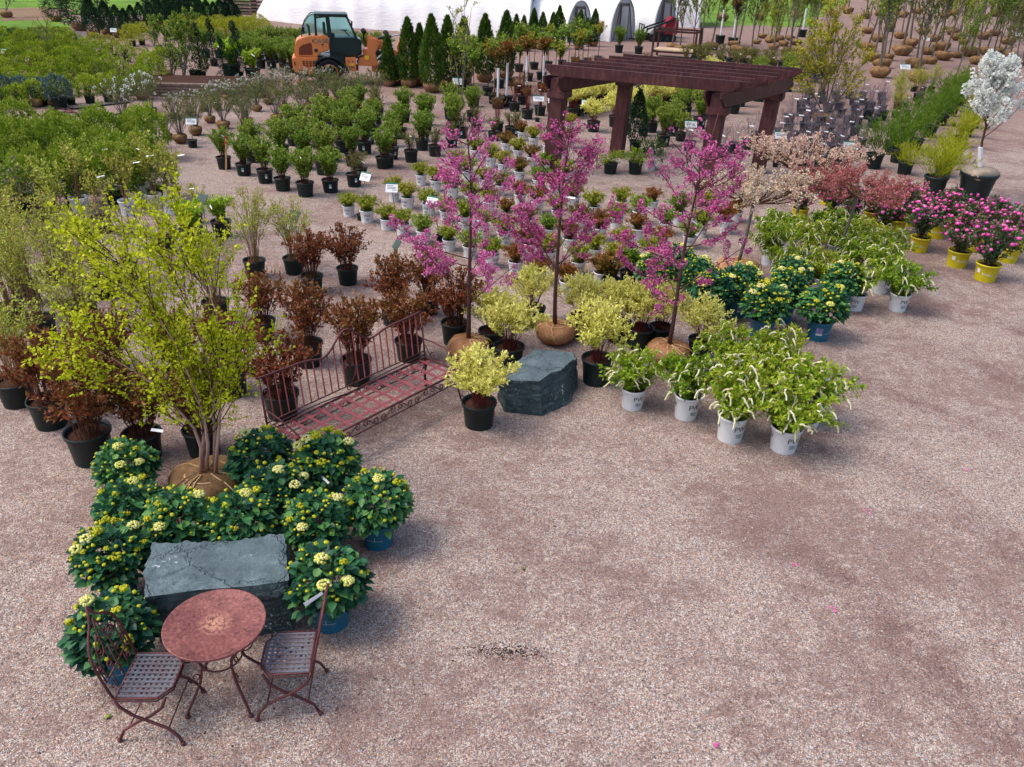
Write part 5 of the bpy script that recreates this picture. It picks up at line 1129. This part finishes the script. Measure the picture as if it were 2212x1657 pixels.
one('birdplant','potted_hibiscus',('B3',845,1008),'bronze tipped green plant in black pot with white bird emblem, nearer one','potted plant','plants in pots with a white bird',1.02,var=0,rz=-.1)
one('birdplant','potted_hibiscus',('B3',992,950),'green plant in black pot with white bird emblem, farther one','potted plant','plants in pots with a white bird',1.02,var=1,rz=.1)
g_='pink roses in yellow pots'
row('rose','potted_rose',[('B4',1290,645,1.1),('B4',1620,775,1.18),('B4',1865,893,1.2),('B4',990,535,1.1)],'pink rose bush in yellow pot','along the front edge',SH,g_,1.06)
row('rose','potted_rose',[('B4',265,372),('B4',525,400),('B4',715,460),('B4',1090,490,1.1),('B4',1440,528,1.1),('B4',1735,640,1.1),('B4',2060,735,1.1)],'pink rose bush in yellow pot','in the second row',SH,g_,1.06)
row('rose','potted_rose',[('B4',500,240),('B4',875,400),('B4',1215,425),('B4',1560,440),('B4',1880,560),('B4',2150,620)],'pink rose bush in yellow pot','in the back row',SH,g_,1.04)
# --- white pot field
rows=lattice((757,466),(1222,632),(1590,478),(1205,268),11,9,.06,3)
def sk(p):
    x,y=proj(p); c=(x-1275)/95,(y-350)/55
    return y<300 and x<1185 or (1250<x<1450 and y<440) or y<268 or (x>1450 and y<455) or (1200<x<1500 and y<395 and x>1235)
for j,rw in enumerate(rows):
    rw=[p for p in rw if not sk(p)]; rw.sort(key=lambda p:proj(p)[0]); n=len(rw)
    for i,p in enumerate(rw):
        ky='goldmound' if rnd.random()<.86 else 'greenmound'
        o='leftmost' if i==0 else('rightmost' if i==n-1 else ORD[i]+' from left')
        place(ky,'potted_weigela',p,rnd.uniform(.88,1.02),f'small gold green shrub in white pot, {o} in {ORD[j]} diagonal row',SH,'small gold green shrubs in white pots',var=(rnd.choice((0,1)) if ky=='greenmound' or proj(p)[0]<1090 or rnd.random()<.4 else rnd.choice((2,3))))
# --- green shrubs in black pots
g_='green shrubs in black pots on the open gravel'
row('greenbush','potted_boxwood',[('A1',1940,1455,.95),('A1',2110,1510),('A2',430,1690,1.05),('A2',645,1655,1.02),('A2',235,1640),('A2',85,1575)],'green shrub in black pot','in the front row of the gravel field',SH,g_,1.02)
row('olivebush','potted_boxwood',[('A2',850,1605),('A2',1135,1440),('A2',1340,1395),('A2',1545,1345)],'brownish green shrub in black pot','in short row at field front right',SH,g_,1.)
field(('greenbush','greenbush','greenbush','olivebush'),'potted_boxwood',lattice((545,350),(770,385),(1010,262),(800,240),5,8,.12,5),'leafy green shrub in black pot','','shrub',g_,1.08)
row('olivebush','potted_boxwood',[('A2',2050,1210),('A2',2195,1170),('A2',1780,1190),('A2',1900,1130),('A2',1690,1270),('A3',30,1180)],'dull green potted shrub','in the row left of the pergola post',SH,g_,.95)
row('greenbush','potted_boxwood',[('A3',1300,1260,1.05),('A3',1450,1215,.85),('A3',1130,1170,.8)],'mid green shrub in black pot','beneath the pergola',SH,'green shrubs under the pergola',1.08)
row('twiggy','potted_hydrangea_bare',[('A3',1525,1300),('A3',1815,1345),('A3',1910,1320),('A3',2020,1285),('A3',1700,1260),('A3',2100,1230)],'bare twiggy shrub in slate pot','between the right pergola posts','potted plant','bare twiggy plants in slate pots',1.15)
one('columnjuniper','potted_juniper',('A3',1060,1300),'dark narrow column juniper beside the rear left pergola post','conifer',None,1.)
one('greenjuniper','potted_juniper',('A3',1190,1465),'blue green juniper in white pot beside the rear left pergola post','conifer',None,1.05)
one('goldjuniper','potted_golden_cypress',('A3',845,1495),'golden thread cypress in black pot, left of pair at pergola','conifer','golden thread cypresses',1.0)
one('goldjuniper','potted_golden_cypress',('A3',1060,1498),'golden thread cypress in black pot, right of pair at pergola','conifer','golden thread cypresses',1.02)
# --- dogwood field behind/under pergola
g_='yellow dogwoods massed beyond the pergola'
field('dogwood','potted_dogwood',lattice((1283,283),(1325,272),(1570,182),(1520,178),2,8,.1,7),'yellow dogwood in black pot',' beyond pergola',SH,g_,1.1)
field('dogwood','potted_dogwood',lattice((1240,256),(1285,240),(1385,205),(1262,215),4,3,.1,8),'pale yellow dogwood',' at pergola left',SH,g_,1.1)
field('dogwood','potted_dogwood',lattice((1432,240),(1540,238),(1560,200),(1440,205),5,3,.1,9),'bright yellow dogwood',' at pergola right',SH,g_,1.05)
field('greenbush','potted_viburnum',lattice((1405,285),(1450,292),(1700,185),(1640,178),2,9,.1,10),'fresh green shrub in black pot',' right under pergola',SH,'fresh green shrubs beyond the pergola',1.15)
field('redstem','potted_redstem',lattice((1215,235),(1300,215),(1380,182),(1225,188),6,4,.15,11),'upright red stemmed shrub',' beyond pergola',SH,'red stemmed shrubs in black pots',1.15)
row('redstem','potted_redstem',[('A3',130,1025),('A3',240,995),('A3',345,965),('A3',20,960),('A3',90,900),('A2',2080,1150)],'red stemmed shrub in black pot','left of the pergola',SH,'red stemmed shrubs in black pots',1.1)
field('olivebush','potted_barberry',lattice((1480,150),(1760,178),(1770,160),(1500,132),11,3,.2,12),'low olive shrub',' behind the pergola roof',SH,'low olive shrubs behind the pergola roof',1.3)
# --- bare twigs area right
g_='bare twiggy plants in slate pots'
field('twiggy','potted_hydrangea_bare',lattice((1655,345),(1850,372),(1960,215),(1745,212),8,9,.12,13),'bare mauve twiggy plant in slate pot','','potted plant',g_,1.12,skip=lambda p:proj(p)[0]>1845+ (372-proj(p)[1])*.55)
field(('spring','twiggy'),'potted_forsythia',lattice((1905,262),(1960,250),(2010,200),(1960,196),3,4,.2,14),'amber tipped twiggy shrub',' left of dark broom',SH,'amber tipped shrubs by the broom rows',.85)
# --- broom rows
row('broomdark','potted_broom',[('A4',900,1450),('A4',1060,1330),('A4',1190,1215),('A4',1320,1110),('A4',1430,1020),('A4',1520,940),('A4',1600,880),('A4',1660,830)],'dark green feathery broom','in the left line',SH,'dark green feathery brooms',1.28)
row('broomdark','potted_broom',[('A4',1110,1400),('A4',1260,1290),('A4',1385,1180),('A4',1490,1080),('A4',1575,1000),('A4',1650,930)],'dark green feathery broom','in the right line',SH,'dark green feathery brooms',1.2)
row('broomlime','potted_broom',[('A4',1415,1680,1.25),('A4',1170,1500,.9),('A4',1560,1400),('A4',1640,1270),('A4',1700,1180),('A4',1760,1100),('A4',1800,1030),('A4',1500,1520)],'lime green feathery broom','beside the white flowering tree',SH,'lime green feathery brooms',1.22)
# --- left mass
field('euonymus','potted_currant',lattice((-20,450),(325,436),(300,322),(-30,322),5,5,.12,15),'large bright green mounded shrub','',SH,'large bright green mounded shrubs',.98,skip=lambda p:(proj(p)[0]>345) or (proj(p)[0]<60 and proj(p)[1]>460))
g_='spindly young plants in mixed pots'
row('sparsewhite','potted_sapling',[('B1',700,310,1.15),('B1',1255,205,1.1),('B1',1490,320,1.1),('B1',1340,265),('B1',1110,330),('B1',560,470),('B1',500,700),('B1',1000,200)],'spindly young shrub in white pot','in the left yard','young plant',g_,1.12)
row('sparsewhite','potted_sapling',[('B1',30,640,1.1),('B1',25,830,1.1)],'thin bare plant in white pot','at the left edge','young plant',g_,1.12)
row('violet','potted_rhododendron',[('B1',205,350),('B1',60,400)],'violet flowered shrub in black pot','at the left edge',SH,'violet flowered shrubs',1.05)
row('sparse','potted_sapling',[('B1',410,370),('B1',640,150),('B1',1700,405,.7),('B1',1420,650),('B1',900,480),('B1',40,500),('B1',1100,900)],'spindly young shrub in black pot','in the left yard','young plant',g_,1.05)
row('limeplant','potted_elderberry',[('B1',1668,585,1.1),('B1',1922,518)],'lime leaved young plant in black pot','of the pair by the dark sign','potted plant','lime leaved plants in black pots',1.05)
# --- burlap viburnums
row('viburnum','balled_viburnum',[('A1',1565,1235),('A1',1695,1165),('A1',1930,1110),('A1',2130,1080),('A1',2110,1150,.95),('A2',180,1048),('A2',400,1015),('A2',565,982),('A2',735,942),('A2',876,922),('A2',1035,893)],'olive vase shaped shrub on burlap ball','in the front row',SH,'vase shaped shrubs on burlap balls',.92)
row('viburnum','balled_viburnum',[('A1',1450,1200,.8),('A1',1820,1060),('A2',10,960),('A2',460,940),('A2',690,893),('A2',590,850),('A2',900,858),('A2',250,950),('A2',110,900)],'olive vase shaped shrub on burlap ball','in the second row',SH,'vase shaped shrubs on burlap balls',.82)
row('whiteviburnum','balled_viburnum',[('A1',1500,1020),('A1',1640,1000),('A1',1760,960),('A1',1880,950),('A1',2000,900),('A1',2130,880),('A2',60,840),('A2',180,820),('A2',300,800),('A2',420,780),('A2',540,760),('A2',650,750),('A2',760,745)],'white flowered shrub on burlap ball','in the nearer row',SH,'white flowered shrubs on burlap balls',.64)
row('whiteviburnum','balled_viburnum',[('A1',1840,890),('A1',1960,860),('A1',2090,830),('A2',20,790),('A2',140,760),('A2',260,740),('A2',380,735)],'white flowered shrub on burlap ball','in the farther row',SH,'white flowered shrubs on burlap balls',.6)
row('pottedviburnum','potted_viburnum',[('A1',1083,1092,1.15),('A1',1312,1030)],'white flowered shrub in black pot','of the pair by the gold conifers',SH,'white flowered shrubs in black pots',1.1)
o=solo('empty_root_ball',BALLS[0][0],G('A1',1162,1108)); tag(o,'small grey burlap root ball without plant beside a black pot','root ball')
# --- gold conifer block
field(('goldball','goldball','goldballpot'),'golden_arborvitae',lattice((-40,240),(335,212),(128,92),(-60,98),11,11,.07,16),'golden green ball conifer','','conifer','golden green ball conifers',.86,skip=lambda p:proj(p)[0]>330)
row('blueball','blue_dwarf_spruce',[('A1',525,930,1.15),('A1',375,905),('A1',210,905),('A1',50,905)],'blue grey globe shrub','in front of the gold conifers','conifer','blue grey globe shrubs',1.1)
row('variegated','variegated_shrub',[('A1',450,385),('A1',560,405),('A1',670,430),('A1',780,455),('A1',890,490),('A1',1000,510),('A1',1100,535),('A1',1210,560),('A1',1300,600),('A1',830,410),('A1',950,440),('A1',1080,475)],'yellow edged shrub','along the far edge of the gold conifers',SH,'yellow edged shrubs',.95)
row('darkdome','dark_evergreen',[('A1',40,390),('A1',130,390),('A1',220,385),('A1',300,375),('A1',390,370),('A1',-30,390)],'dark evergreen mound','in the line behind the gold conifers','conifer','dark evergreen mounds',.72)
row('goldball','golden_arborvitae',[('A1',1440,690,1.1),('A1',1320,730,1.1),('A1',1240,860)],'rounded gold conifer','in the small set by the pallet','conifer','rounded gold conifers by the pallet',1.2)
# --- far left conifers, hedge rows
row('arborsmall','arborvitae',[('A1',815,322,1.15),('A1',935,305,1.05),('A1',1030,325),('A1',1100,330,.9),('A1',1160,300,.95),('A1',1230,280,.95)],'dark green arborvitae on burlap ball','beside the far track','conifer','dark arborvitaes at upper left',.82)
row('arborsmall','arborvitae',[('A1',x,y,s) for x,y,s in((1310,250,.9),(1390,240,1.),(1460,235,.95),(1530,232,1.05),(1600,230,1.),(1680,226,1.1),(1740,224,1.),(1800,222,.95),(1860,220,.8),(1915,218,.95),(1965,216,.8),(2015,214,.9),(2055,214,.7))],'dark green arborvitae','in the long row before the timber stack','conifer','dark arborvitaes at upper left',.82)
row('arborsmall','arborvitae',[('A1',x,y) for x,y in((1330,185),(1420,180),(1500,178),(1580,175),(1660,172))],'dark arborvitae','in the farther row at upper left','conifer','dark arborvitaes at upper left',1.15)
row('spruce','spruce_tree',[('A1',485,185,.9),('A1',690,262,1.05),('A1',860,230,1.)],'dark blue green spruce','at the edge of the far grass','conifer','spruces by the far grass',1.)
row('hedgegold','golden_ninebark',[('A1',x,y) for x,y in((1150,400),(1230,390),(1500,345),(1570,350),(1650,350),(1730,352),(1800,345),(1880,345),(1950,340),(2030,335),(2110,330),(2180,325))]+[('A2',60,320)],'yellow green rounded shrub','in the hedge like far row',SH,'yellow green shrubs in a far row',.9)
row('hedgegold','golden_ninebark',[('A1',x,y) for x,y in((1560,310),(1680,305),(1790,300),(1900,298),(2010,295),(2120,292))]+[('A2',30,290)],'yellow green rounded shrub','in the line behind the hedge row',SH,'yellow green shrubs in a far row',.85)
row('greenbush','potted_spirea',[('A1',1780,500),('A1',1900,500),('A1',2010,540),('A1',2140,560),('A2',45,590),('A2',140,598),('A2',245,612),('A2',305,628),('A2',375,648),('A2',460,660)],'mid green shrub in black pot','left of the loader, front row',SH,'mid green shrubs left of the loader',1.2)
row('greenbush','potted_spirea',[('A1',2070,480),('A1',2170,490),('A2',20,520),('A2',90,530),('A2',170,540),('A2',230,550),('A2',320,565),('A2',390,585)],'mid green shrub in black pot','left of the loader, second row',SH,'mid green shrubs left of the loader',1.2)
row('greenbush','potted_spirea',[('A2',x,y) for x,y in((60,450),(140,460),(220,465),(300,470),(380,475),(880,500),(960,505),(1050,510),(1130,520))],'mid green shrub in black pot','in the line behind the loader',SH,'mid green shrubs left of the loader',1.2)
row('spiral','spiral_topiary',[('A1',1745,690,1.15),('A1',1850,570,1.1),('A1',1945,720,1.),('A1',2065,695,1.25)],'dark spiral clipped topiary','beside the pallet','topiary','spiral clipped topiaries',.88)
row('darkdome','dark_evergreen',[('A1',1690,690,1.1)],'dark round evergreen','by the spiral topiary','conifer',None,1.1)
row('limeplant','gold_standard',[('A1',2010,690,1.3),('A1',2190,700,1.1)],'bright lime bushy plant','near the spiral topiaries',SH,'lime bushes by the topiaries',1.5)
# --- arborvitae right of loader
for x,y,top,lab in ((1320,752,165,'tall green arborvitae on burlap ball, left of the two nearest'),(1520,795,140,'tall green arborvitae on burlap ball, right of the two nearest'),(1655,765,150,'tall arborvitae behind the grey trunked tree, left side'),(1970,705,135,'tall arborvitae behind the grey trunked tree, right side'),(2150,672,105,'wide tall arborvitae standing right behind the patio trees'),(1420,735,215,'arborvitae half hidden between the two nearest tall ones'),(1790,730,160,'arborvitae hidden behind the grey trunked slender tree')):
    b_=G('A2',x,y); hh=UP(b_,'A2',x,top).z; place('arbor','arborvitae',b_,(hh/2.8),lab,'conifer','tall arborvitaes before the greenhouse',ssc=1.)
b_=G('A2',1148,745); place('arbor','arborvitae',b_,.68,'small dark arborvitae in front of the loader front wheel','conifer','tall arborvitaes before the greenhouse',ssc=1.)
L=[(30,440,130),(95,440,140),(180,420,80),(255,430,110),(345,420,110),(395,420,55),(575,430,92),(640,400,160),(700,400,82)]
for i,(x,y,top) in enumerate(L):
    b_=G('A3',x,y); hh=UP(b_,'A3',x,top).z; o='leftmost' if i==0 else('rightmost' if i==len(L)-1 else ORD[i]+' from left'); place('arbor','arborvitae',b_,hh/2.8,f'green arborvitae, {o} in the row before the small greenhouses','conifer','arborvitaes before the small greenhouses',ssc=1.)
# --- patio trees
g_='young lollipop trees in black pots'
row('standard','patio_tree',[('A2',1690,880),('A2',1855,850),('A2',1875,920,1.08),('A2',2000,825),('A2',2055,895,1.08),('A3',60,800),('A3',400,810),('A3',290,760)],'round headed young tree in black pot','in the nearer patio tree line','patio tree',g_,1.15)
row('standard','patio_tree',[('A2',2100,760),('A2',1780,770),('A2',2190,740),('A3',140,700),('A3',250,690),('A3',370,680),('A3',480,660),('A3',600,640),('A3',560,700)],'round headed young tree in black pot','in the middle patio tree line','patio tree',g_,1.15)
row('standard','patio_tree',[('A3',60,620),('A3',190,600),('A3',310,590),('A3',430,580),('A3',540,560),('A3',650,560),('A3',740,540)],'round headed young tree in black pot','in the farther patio tree line','patio tree',g_,1.15)
row('standardwhite','patio_tree',[('A2',2085,935,1.1),('A2',2160,920,1.1),('A3',120,820,1.1),('A3',265,790,1.1)],'young tree in white trunk sleeve','in the patio tree group','patio tree',g_,1.12)
row('greenbush','small_tree',[('A3',920,455),('A3',1090,465)],'isolated round green shrub','of the pair on bare earth','shrub','isolated round shrubs on bare earth',1.3)
# ================================================================ balled and burlapped field trees
def fieldtree_mesh(s,leafm,H=4.6,cr=1.0,n1=20,t0=.22,nl=15):
    rg=np.random.default_rng(s); P=sub([Vector((0,0,.35)),Vector((.05,0,1.6)),Vector((.02,.05,3.)),Vector((.1,0,H))],8)[None]
    b=B(); b.tube([Vector(q) for q in P[0]],[.06,.055,.05,.042,.034,.026,.017,.008],6); B1,_=children(rg,P,n1,t0,1.,.6,1.5*cr,.5,6,.05); B2,_=children(rg,B1,5,.2,1.,.6,.6,.2,4)
    br=mk('branches',*cat(tubes(B1,.018,.006),tubes(B2,.006,.003)),'bark_grey'); e,d=along(rg,B2,nl,.1,1.); e2,d2=along(rg,B1,nl,.25,1.); E_=np.concatenate([e,e2]); D_=np.concatenate([d,d2]); V,F=kites(rg,E_,nrm(D_*.4+rg.normal(0,.6,D_.shape)),.11,.07)
    return [('trunk',b.mesh('trunk','bark_grey')),('branches',br),('foliage',mk('foliage',V,F,leafm,rg.uniform(0,1,len(F))))]
KIND['fieldtree']=dict(pot=BIGT,var=[fieldtree_mesh(500+i,m) for i,m in enumerate(['leaf_green','leaf_olive','leaf_spring','leaf_green','leaf_bright'])],facing=3.1,tagp=0)
KIND['plumtree']=dict(pot=BIGT,var=[fieldtree_mesh(520+i,'leaf_plum',4.,.55,22,.3,9) for i in range(2)],facing=3.1,tagp=0)
# rows of balls (ball centre-bottom pixels), front to back, with ball width in pixels
rowsT=[('first row from front',[(960,668,190),(1285,705,180)]),
 ('second row from front',[(985,588,170),(1270,585,175),(1395,552,130),(1590,745,120),(1940,715,130)]),
 ('third row from front',[(905,530,150),(1030,520,120),(1500,520,160),(1630,500,110),(1805,555,150),(1925,530,120),(2130,585,110),(2190,565,100),(320,600,140),(170,552,150),(40,560,110)]),
 ('fourth row from front',[(1150,478,190),(850,440,150),(1365,470,130),(1730,488,180),(1875,470,130),(1985,470,110),(2085,505,130),(185,480,150)]),
 ('fifth row from front',[(40,430,110),(130,400,100),(235,390,110),(1215,410,160),(1490,440,165),(1685,385,100),(1980,440,80),(370,440,90)]),
 ('sixth row from front',[(80,360,120),(190,350,90),(370,360,90),(950,362,140),(1145,335,120),(1430,360,120),(1630,350,130),(1850,340,130),(2070,385,130)]),
 ('seventh row from front',[(1040,272,110),(1330,300,120),(1580,300,130),(1760,300,110),(1950,310,110),(2150,330,110),(850,290,110)])]
i=0
for nm,L in rowsT:
    L=sorted(L); n=len(L)
    for j,(x,y,wd) in enumerate(L):
        p=G('A4',x,y); d=p.y*math.cos(PHI)+CH*math.sin(PHI); W_=wd*.25034*d/FPX; o='leftmost' if j==0 else('rightmost' if j==n-1 else ORD[j]+' from left')
        q=place('fieldtree','balled_shade_tree',p,min(1.25,W_/1.02),f'young leaning tree on burlap ball, {o} in {nm}','tree','young trees on burlap root balls',ssc=1.1,lean=rnd.uniform(.04,.14)); i+=1
L=[(1375,430,120),(1445,445,110),(1560,430,110),(1715,430,140),(1620,500,150),(1940,465,150),(2060,475,130),(2110,380,80)]
for j,(x,y,wd) in enumerate(sorted(L)):
    p=G('A3',x,y); d=p.y*math.cos(PHI)+CH*math.sin(PHI); W_=wd*.25034*d/FPX; o='leftmost' if j==0 else('rightmost' if j==len(L)-1 else ORD[j]+' from left')
    place('fieldtree','balled_shade_tree',p,min(1.2,W_/1.02),f'young tree on burlap ball, {o} in the group near the steel rack','tree','young trees on burlap root balls',ssc=1.1,lean=rnd.uniform(.0,.12))
for t,x,y,lab,s in (('A3',1915,400,'dark plum leaved tree left of the far grass bank',.8),('A4',15,370,'dark plum leaved tree beside the far grass bank, right one',.85),('A3',2160,330,'dark plum leaved tree between the other two plum trees',.75)):
    place('plumtree','purple_leaf_tree',G(t,x,y),s,lab,'tree','dark plum leaved trees',ssc=1.)
L=[(1480,60),(1560,58),(1640,56),(1720,52),(1800,50),(1870,52),(1950,50),(2040,52),(2120,55),(2190,58)]
for j,(x,y) in enumerate(L):
    o='leftmost' if j==0 else('rightmost' if j==len(L)-1 else ORD[j]+' from left'); place('fieldtree','shade_tree',G('D',x,y-12),1.15,f'far background tree on burlap ball, {o} at the upper right edge','tree','far background trees at upper right',ssc=1.2,lean=rnd.uniform(0,.1))
L=[(1900,35),(1980,30),(2060,34),(2150,36),(2225,40),(1830,30)]
for j,(x,y) in enumerate(sorted(L)):
    o='leftmost' if j==0 else('rightmost' if j==len(L)-1 else ORD[j]+' from left'); place('fieldtree','shade_tree',G('D',x,y),1.3,f'hazy distant tree, {o} in the last line at upper right','tree','last line of trees at upper right',ssc=1.2)
# trunks in white sleeves and black pots near the plum trees
for t,x,y,lab in (('A3',1790,380,'black pot with thin tree in white sleeve, left of plum tree'),('A3',1900,395,'black pot with thin tree in white sleeve, under plum tree'),('A4',290,320,'black pot with thin tree in white sleeve near far grass bank')):
    place('standardwhite','patio_tree',G(t,x,y),1.7,lab,'patio tree','sleeved trees by the plum trees')
# ================================================================ signs
def sign(p,toppx,label,w_=.30,h_=.20,back=False,yaw=0.,tilt=.55,potted_=True):
    o=G(*p); r=empty('plant_sign',o,yaw); tag(r,label,'sign','small signs on stakes'); tp=UP(o,'D',*toppx)-o; z=max(.35,tp.z); c=Vector((tp.x,0,z)); c.rotate(Matrix.Rotation(-yaw,3,'Z'))
    if potted_: po=part('pot',POT['little']['me'],r); part('soil',POT['little']['soil'],po)
    b=B(); b.beam((0,0,.05),c,.018,.012,Vector((0,1,0))); part('stake',b.mesh('stake','metal_stake'),r)
    M=Matrix.Rotation(-tilt,3,'X'); b=B(); b.box(c,(w_,.012,h_),M); pn=part('panel',b.mesh('panel','sign_back' if back else 'tag_white',False,.003),r)
    if not back:
        f=M@Vector((0,-.009,0)); u=M@Vector((0,0,1)); b=B(); b.box(c+f+u*h_*.42,(w_,.003,h_*.15),M); part('header_band',b.mesh('header_band','tag_green'),pn)
        b=B(); 
        for k,(zz,ww,xx) in enumerate(((.18,.5,-.15),(.03,.75,0),(-.10,.7,0),(-.25,.35,.2))): b.box(c+f+u*h_*zz+Vector((w_*xx,0,0)),(w_*ww,.003,h_*.045),M)
        part('printed_lines',b.mesh('printed_lines','metal_stake'),pn)
    return r
T_=lambda t,x,y:T(t,x,y)
S=[(('B2',905,380),T('B2',945,5),'white sign on stake left of the white potted shrubs',.26,.19,False,-.5),(('B2',1215,420),T('B2',1172,100),'white sign with green header facing front among white pots',.25,.21,False,0.),
(('B2',1590,560),T('B2',1520,215),'white tilted sign under the leftmost magenta crown',.25,.19,False,-.5),(('B1',1800,545),T('B1',1738,200),'dark backed sign leaning between two lime plants',.28,.2,True,-.5),
(('B2',385,760),T('B2',328,350),'dark backed sign behind the bronze shrub group',.26,.22,True,-.6),(('B2',1235,1000),T('B2',1215,590),'thin dark sign seen edge on behind bronze shrubs',.26,.2,True,-1.2),
(('A1',1665,1275),T('A1',1648,1045),'white sign in front of the vase shaped shrubs',.28,.2,False,.2),(('A1',2100,1390),T('A1',2095,1195),'white sign behind the second black potted green shrub',.26,.2,False,.3),
(('A3',218,1050),T('A3',230,850),'leftmost white sign of three near the pergola post',.36,.2,False,.1),(('A3',350,1075),T('A3',355,868),'white sign touching the front left pergola post',.32,.2,False,0.),(('A3',655,1110),T('A3',645,885),'white sign just inside the front left pergola post',.32,.2,False,0.),
(('A3',1510,1290),T('A3',1545,1070),'white sign left of the front right pergola post',.36,.22,False,0.),(('A4',670,1410),T('A4',715,1255),'white sign behind the blush flowering tree',.42,.24,False,0.),(('A4',60,1440),T('A4',110,1165),'white sign between the right pergola post and blush tree',.32,.22,False,0.),
(('A4',1140,715),T('A4',1185,575),'white sign among the burlap root balls',.5,.28,False,.1),(('A4',400,425),T('A4',480,312),'white sign beside the amber tree, far field',.45,.25,False,0.),(('A4',1365,430),T('A4',1370,335),'small white sign in the distant burlap tree rows',.4,.24,False,0.),
(('A4',2050,420),T('A4',2165,295),'white sign at the right edge of the far tree field',.5,.28,False,0.),(('A1',980,355),T('A1',978,258),'white sign in a small pot before the dark arborvitaes',.32,.24,False,.2),(('A1',45,590),T('A1',40,440),'white sign at left amid the gold conifers',.3,.2,False,0.),
(('A2',45,590),T('A2',40,450),'white sign among the pots left of the loader',.35,.24,False,0.),(('A2',1735,880),T('A2',1745,700),'white sign leaning by the grey trunked slender tree',.42,.28,False,0.),(('A4',1600,1090),T('A4',1710,945),'dark backed sign on a rust stake between the broom rows',.42,.25,True,-.3),(('B1',40,180),T('B1',35,85),'cream sign at the left edge above the violet shrub',.22,.26,False,0.)]
for p,tp,lab,w_,h_,bk,yw in S: sign(p,tp,lab,w_,h_,bk,yw)
# wooden stake with orange ribbon
o=G('A1',1952,1478); r=empty('marker_stake',o); tag(r,'pale wooden stake with orange ribbon beside a black potted shrub','stake'); tp=UP(o,'A1',1948,1175)-o
b=B(); b.beam((0,0,0),tp,.035,.035,Vector((0,1,0))); part('post',b.mesh('post','stake_wood'),r); b=B(); b.beam(tp*.8,tp*.86,.05,.05,Vector((0,1,0))); b.beam(tp*.82,tp*.82+Vector((-.12,-.02,-.08)),.03,.006); b.beam(tp*.94,tp*1.0,.04,.04,Vector((0,1,0))); part('ribbon',b.mesh('ribbon','tag_red'),r)
# small empty pots on the gravel
for i,(p,l) in enumerate(((('D',417,318),'small black nursery pot alone in front of the burlap shrubs'),(('A1',1165,1145),'small black nursery pot in front of the grey root ball'))):
    r=empty('nursery_pot',G(*p),0,1.6); tag(r,l,'pot'); po=part('pot',POT['little']['me'],r); part('soil',POT['little']['soil'],po)
# pallet / stone edging by the topiaries
r=empty('pallet_bed',G('A1',1700,800),.1); tag(r,'low grey timber bed edged with stacked boards beside the topiaries','planting bed'); b=B()
for k in range(4): b.box((0,-.9,.08+k*.11),(4.6-.2*(k%2),.25,.09)); b.box((-2.2,.4,.08+k*.11),(.2,2.5,.09)); b.box((2.2,.4,.08+k*.11),(.2,2.5,.09))
part('boards',b.mesh('boards','old_wood'),r); b=B(); b.box((0,.4,.36),(4.2,2.4,.06)); part('soil',b.mesh('soil','soil'),r)
# hose along the gold conifers
b=B(); P=[G('A1',x,y)+Vector((0,0,.02)) for x,y in((360,1010),(420,960),(520,940),(600,955),(680,985),(560,970),(440,1000),(380,1020))]; b.tube(P,.03,5); o=solo('garden_hose',b.mesh('garden_hose','rust_iron')); tag(o,'dull pink hose lying on gravel in front of the gold conifers','hose')
b=B(); P=[G('A1',x,y)+Vector((0,0,.025)) for x,y in((560,952),(700,940),(850,920),(1000,905),(1120,890))]; b.tube(P,.03,5); o=solo('irrigation_pipe',b.mesh('irrigation_pipe','pot_black')); tag(o,'thin black irrigation pipe along the burlap gold conifers','pipe')
# fallen petals and leaves
def petal(px,mat,R,lab,cat_,seed,n=5,nm='fallen_petals'):
    rg=np.random.default_rng(seed); o=G('D',*px); P=rg.normal(0,R*.5,(n,3)); P[:,2]=.012; D=nrm(rg.normal(size=(n,3))*[1,1,.15]); V,F=kites(rg,P,D,R,R*.8,2.); ob=solo(nm,mk(nm,V,F,mat,rg.uniform(0,1,n)),o); tag(ob,lab,cat_)
petal((232,1558),'leaf_bright',.05,'single pale green leaf fallen on gravel left of the table','leaf',1,2,'fallen_leaf')
for i,(px,lab) in enumerate((((1803,1320),'brightest clump of pink petals on the lower right gravel'),((1870,1104),'pink petals on the gravel below the far tasselled shrubs'),((2085,1015),'pink petals near the right edge on brown gravel'),((1717,1222),'small pink petals on the middle right gravel'),((1548,1617),'pink petals at the bottom edge of the gravel'),((1132,1230),'faint fallen green sprig in the middle gravel'))):
    petal(px,'petal_pink' if 'pink' in lab else 'leaf_olive',.028,lab,'petals' if 'pink' in lab else 'sprig',i+2,4,'fallen_petals' if 'pink' in lab else 'fallen_sprig')
print('objects',len(bpy.data.objects),'top',sum(1 for o in bpy.data.objects if not o.parent))
